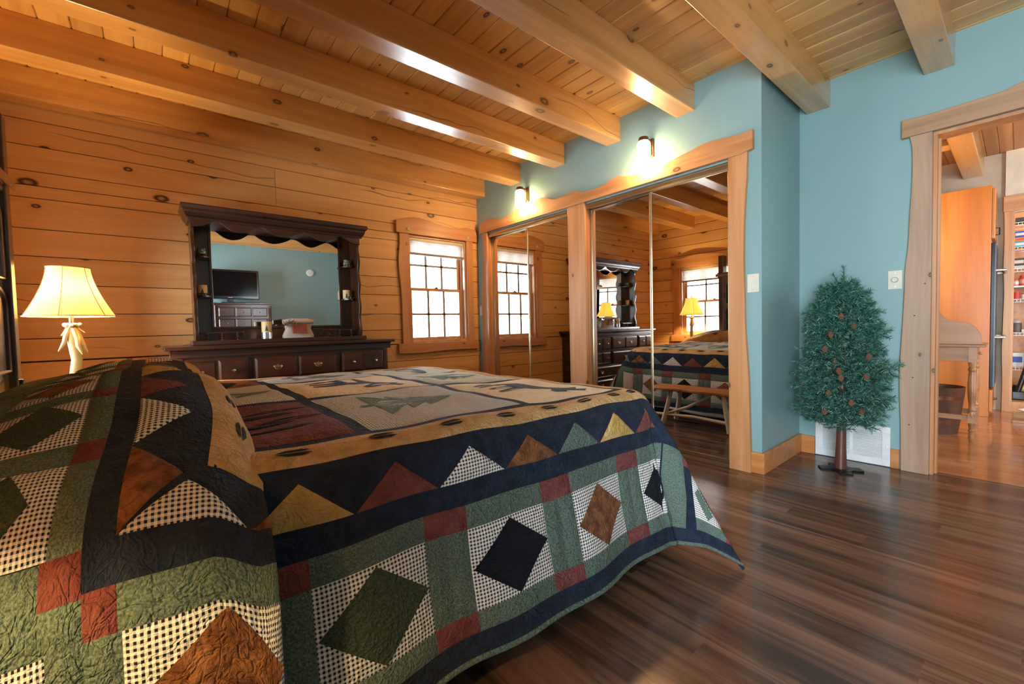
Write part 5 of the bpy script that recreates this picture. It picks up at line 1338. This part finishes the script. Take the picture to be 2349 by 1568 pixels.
# pantry shelves and goods
PX0, PX1 = 6.72, 7.22
SH = [1.90, 1.655, 1.437, 1.265, 1.13, .79, .44]
for i, z in enumerate(SH):
    wire = i != 3
    e = empty('pantry_shelf', (6.97, -.34, z), ['topmost white wire pantry shelf','white wire pantry shelf carrying the blue and red boxes','white wire pantry shelf carrying the small tins','solid white pantry shelf just under the red spice jars','white wire pantry shelf at door handle height','white wire pantry shelf carrying the dark glass jars','lowest white wire pantry shelf with the white tub'][i], 'shelf', 'pantry shelves')
    mb = MB()
    if wire:
        mb.tube([(PX0,-.73,z),(PX0,.05,z)], .0035, 6); mb.tube([(PX0,-.73,z-.028),(PX0,.05,z-.028)], .0035, 6); mb.tube([(PX1,-.73,z),(PX1,.05,z)], .0035, 6)
        for k in range(32): y = lerp(.045, -.73, k/31); mb.tube([(PX0,y,z-.028),(PX0,y,z),(PX1,y,z)], .0022, 4)
        mb.build('wire_rack', M_white, e)
    else:
        mb.box(PX0, PX1, -.73, .05, z-.014, z); mb.build('board', M_white, e)
def goods(kind, y, z, w, h, colr, lab, nm, cat, lid=None, label=None):
    x = PX0+.07; z += .0045; M1 = plain(nm+'_'+str(len(bpy.data.materials)), colr, .5)
    if kind == 'box':
        e = empty(nm, (x, y, z), lab, cat)
        mb = MB(); mb.box(x-.03, x+.10, y-w/2, y+w/2, z, z+h); mb.build('carton', M1, e, bevel=.002)
        mb = MB(); mb.box(x-.032, x-.030, y-w*.4, y+w*.4, z+h*.3, z+h*.72); mb.build('printed_panel', plain('print_'+str(len(bpy.data.materials)), label or (.7,.7,.65,1), .5), e)
    else:
        e = empty(nm, (x, y, z), lab, cat); r = w/2
        mb = MB(); mb.lathe([(0,0),(r*.95,0),(r,.006),(r,h*.78),(r*.85,h*.84),(0,h*.84)], (x,y,z), 18); mb.build('jar', M1, e, smooth=True, auto=40)
        mb = MB(); mb.lathe([(r*.86,h*.84),(r*.88,h),(0,h)], (x,y,z), 18); mb.build('lid', plain('lid_'+str(len(bpy.data.materials)), lid or (.5,.03,.02,1), .4), e, smooth=True, auto=40)
        if label: mb = MB(); mb.lathe([(r+.001,h*.2),(r+.001,h*.62)], (x,y,z), 18); mb.build('label', plain('lab_'+str(len(bpy.data.materials)), label, .6), e, smooth=True)
BLU, RED, WHT, ORG, DRK, YEL, TEA = (.02,.07,.30,1), (.55,.05,.03,1), (.65,.63,.58,1), (.70,.22,.04,1), (.03,.025,.02,1), (.75,.55,.06,1), (.05,.35,.45,1)
goods('box', .005, SH[1], .085, .055, TEA, 'teal carton at the bottom of the pile on the second pantry shelf', 'food_box', 'box', label=WHT)
goods('box', .000, SH[1]+.056, .092, .040, ORG, 'orange and red carton in the middle of the pile on the second pantry shelf', 'food_box', 'box', label=RED)
goods('box', .003, SH[1]+.097, .085, .060, BLU, 'dark blue carton on top of the pile on the second pantry shelf', 'food_box', 'box', label=WHT)
goods('box', -.085, SH[1], .07, .17, TEA, 'tall light blue carton beside the pile on the second pantry shelf', 'food_box', 'box', label=WHT)
goods('box', .00, SH[0], .13, .05, DRK, 'dark flat tray lying on the top pantry shelf', 'baking_tray', 'tray', label=DRK)
goods('box', .01, SH[2]+.03, .075, .075, DRK, 'black tea tin on a pale carton on the third pantry shelf', 'tea_tin', 'tin', label=(.6,.5,.4,1))
goods('box', .01, SH[2], .085, .029, WHT, 'pale flat carton under the black tea tin', 'food_box', 'box', label=(.5,.45,.4,1))
goods('box', -.08, SH[2], .07, .05, (.25,.35,.6,1), 'blue and white packet beside the black tea tin', 'food_box', 'box', label=RED)
goods('jar', .028, SH[3], .040, .070, (.5,.2,.1,1), 'small red-brown spice jar beside the pantry door frame', 'spice_jar', 'jar', label=WHT)
goods('jar', -.02, SH[3], .056, .100, RED, 'large red-lidded spice jar on the solid pantry shelf', 'spice_jar', 'jar', label=(.6,.3,.2,1))
goods('jar', -.08, SH[3], .050, .108, (.25,.18,.1,1), 'tall glass spice jar with a white lid on the solid pantry shelf', 'spice_jar', 'jar', lid=WHT, label=WHT)
goods('jar', .022, SH[4], .046, .070, RED, 'red jar nearest the frame on the shelf under the spice jars', 'spice_jar', 'jar', lid=RED)
goods('jar', -.030, SH[4], .050, .055, WHT, 'low white jar with red lid on the shelf under the spice jars', 'spice_jar', 'jar', lid=RED)
goods('jar', -.085, SH[4], .046, .060, (.6,.2,.12,1), 'pink spice jar farthest from the frame under the spice jars', 'spice_jar', 'jar', lid=WHT)
goods('jar', .020, SH[5], .075, .115, (.10,.08,.06,1), 'squat jar with grey lid on the shelf above the white tub', 'storage_jar', 'jar', lid=(.4,.4,.42,1))
goods('jar', -.075, SH[5]+.032, .055, .085, DRK, 'small dark glass jar with silver lid standing on a carton', 'storage_jar', 'jar', lid=(.5,.5,.5,1))
goods('box', -.070, SH[5], .11, .031, WHT, 'pale carton under the small dark jar', 'food_box', 'box', label=WHT)
goods('box', .010, SH[6], .085, .14, WHT, 'white tub with blue print and red rim on the lowest pantry shelf', 'plastic_tub', 'tub', label=BLU)
goods('box', -.080, SH[6], .08, .12, (.35,.35,.5,1), 'blue-grey packet beside the white tub', 'food_box', 'box', label=(.6,.5,.2,1))
def vacuum():
    e = empty('stick_vacuum', (6.85,-.12,0), 'black stick vacuum leaning in the pantry opening', 'vacuum cleaner')
    mb = MB(); mb.tube([(6.67,.0,.20),(6.67,-.07,.52),(6.67,-.14,.85),(6.67,-.20,1.1)], [.020,.022,.018,.016], 10); mb.build('wand', M_blackp, e, smooth=True)
    mb = MB(); mb.box(6.76, 6.95, -.14, .045, .10, .19); mb.tube([(6.84,.02,.18),(6.84,.0,.24)], .035, 12); mb.build('floor_head', M_blackp, e, bevel=.01)
vacuum()
mb = MB(); mb.box(6.605, 7.2, -.7, .04, .0, .098); struct(mb.build('wall_pantry_step', M_trimx))
mb = MB(); mb.box(6.98, 7.12, -.14, -.02, .10, .22); mb.box(7.0, 7.1, -.12, -.05, .22, .30)
tag(mb.build('sponge_pack', plain('yellow_plastic', YEL, .5), loc=(7.05,-.08,.10), bevel=.012), 'yellow pack of sponges on the pantry floor behind the vacuum', 'sponge pack')
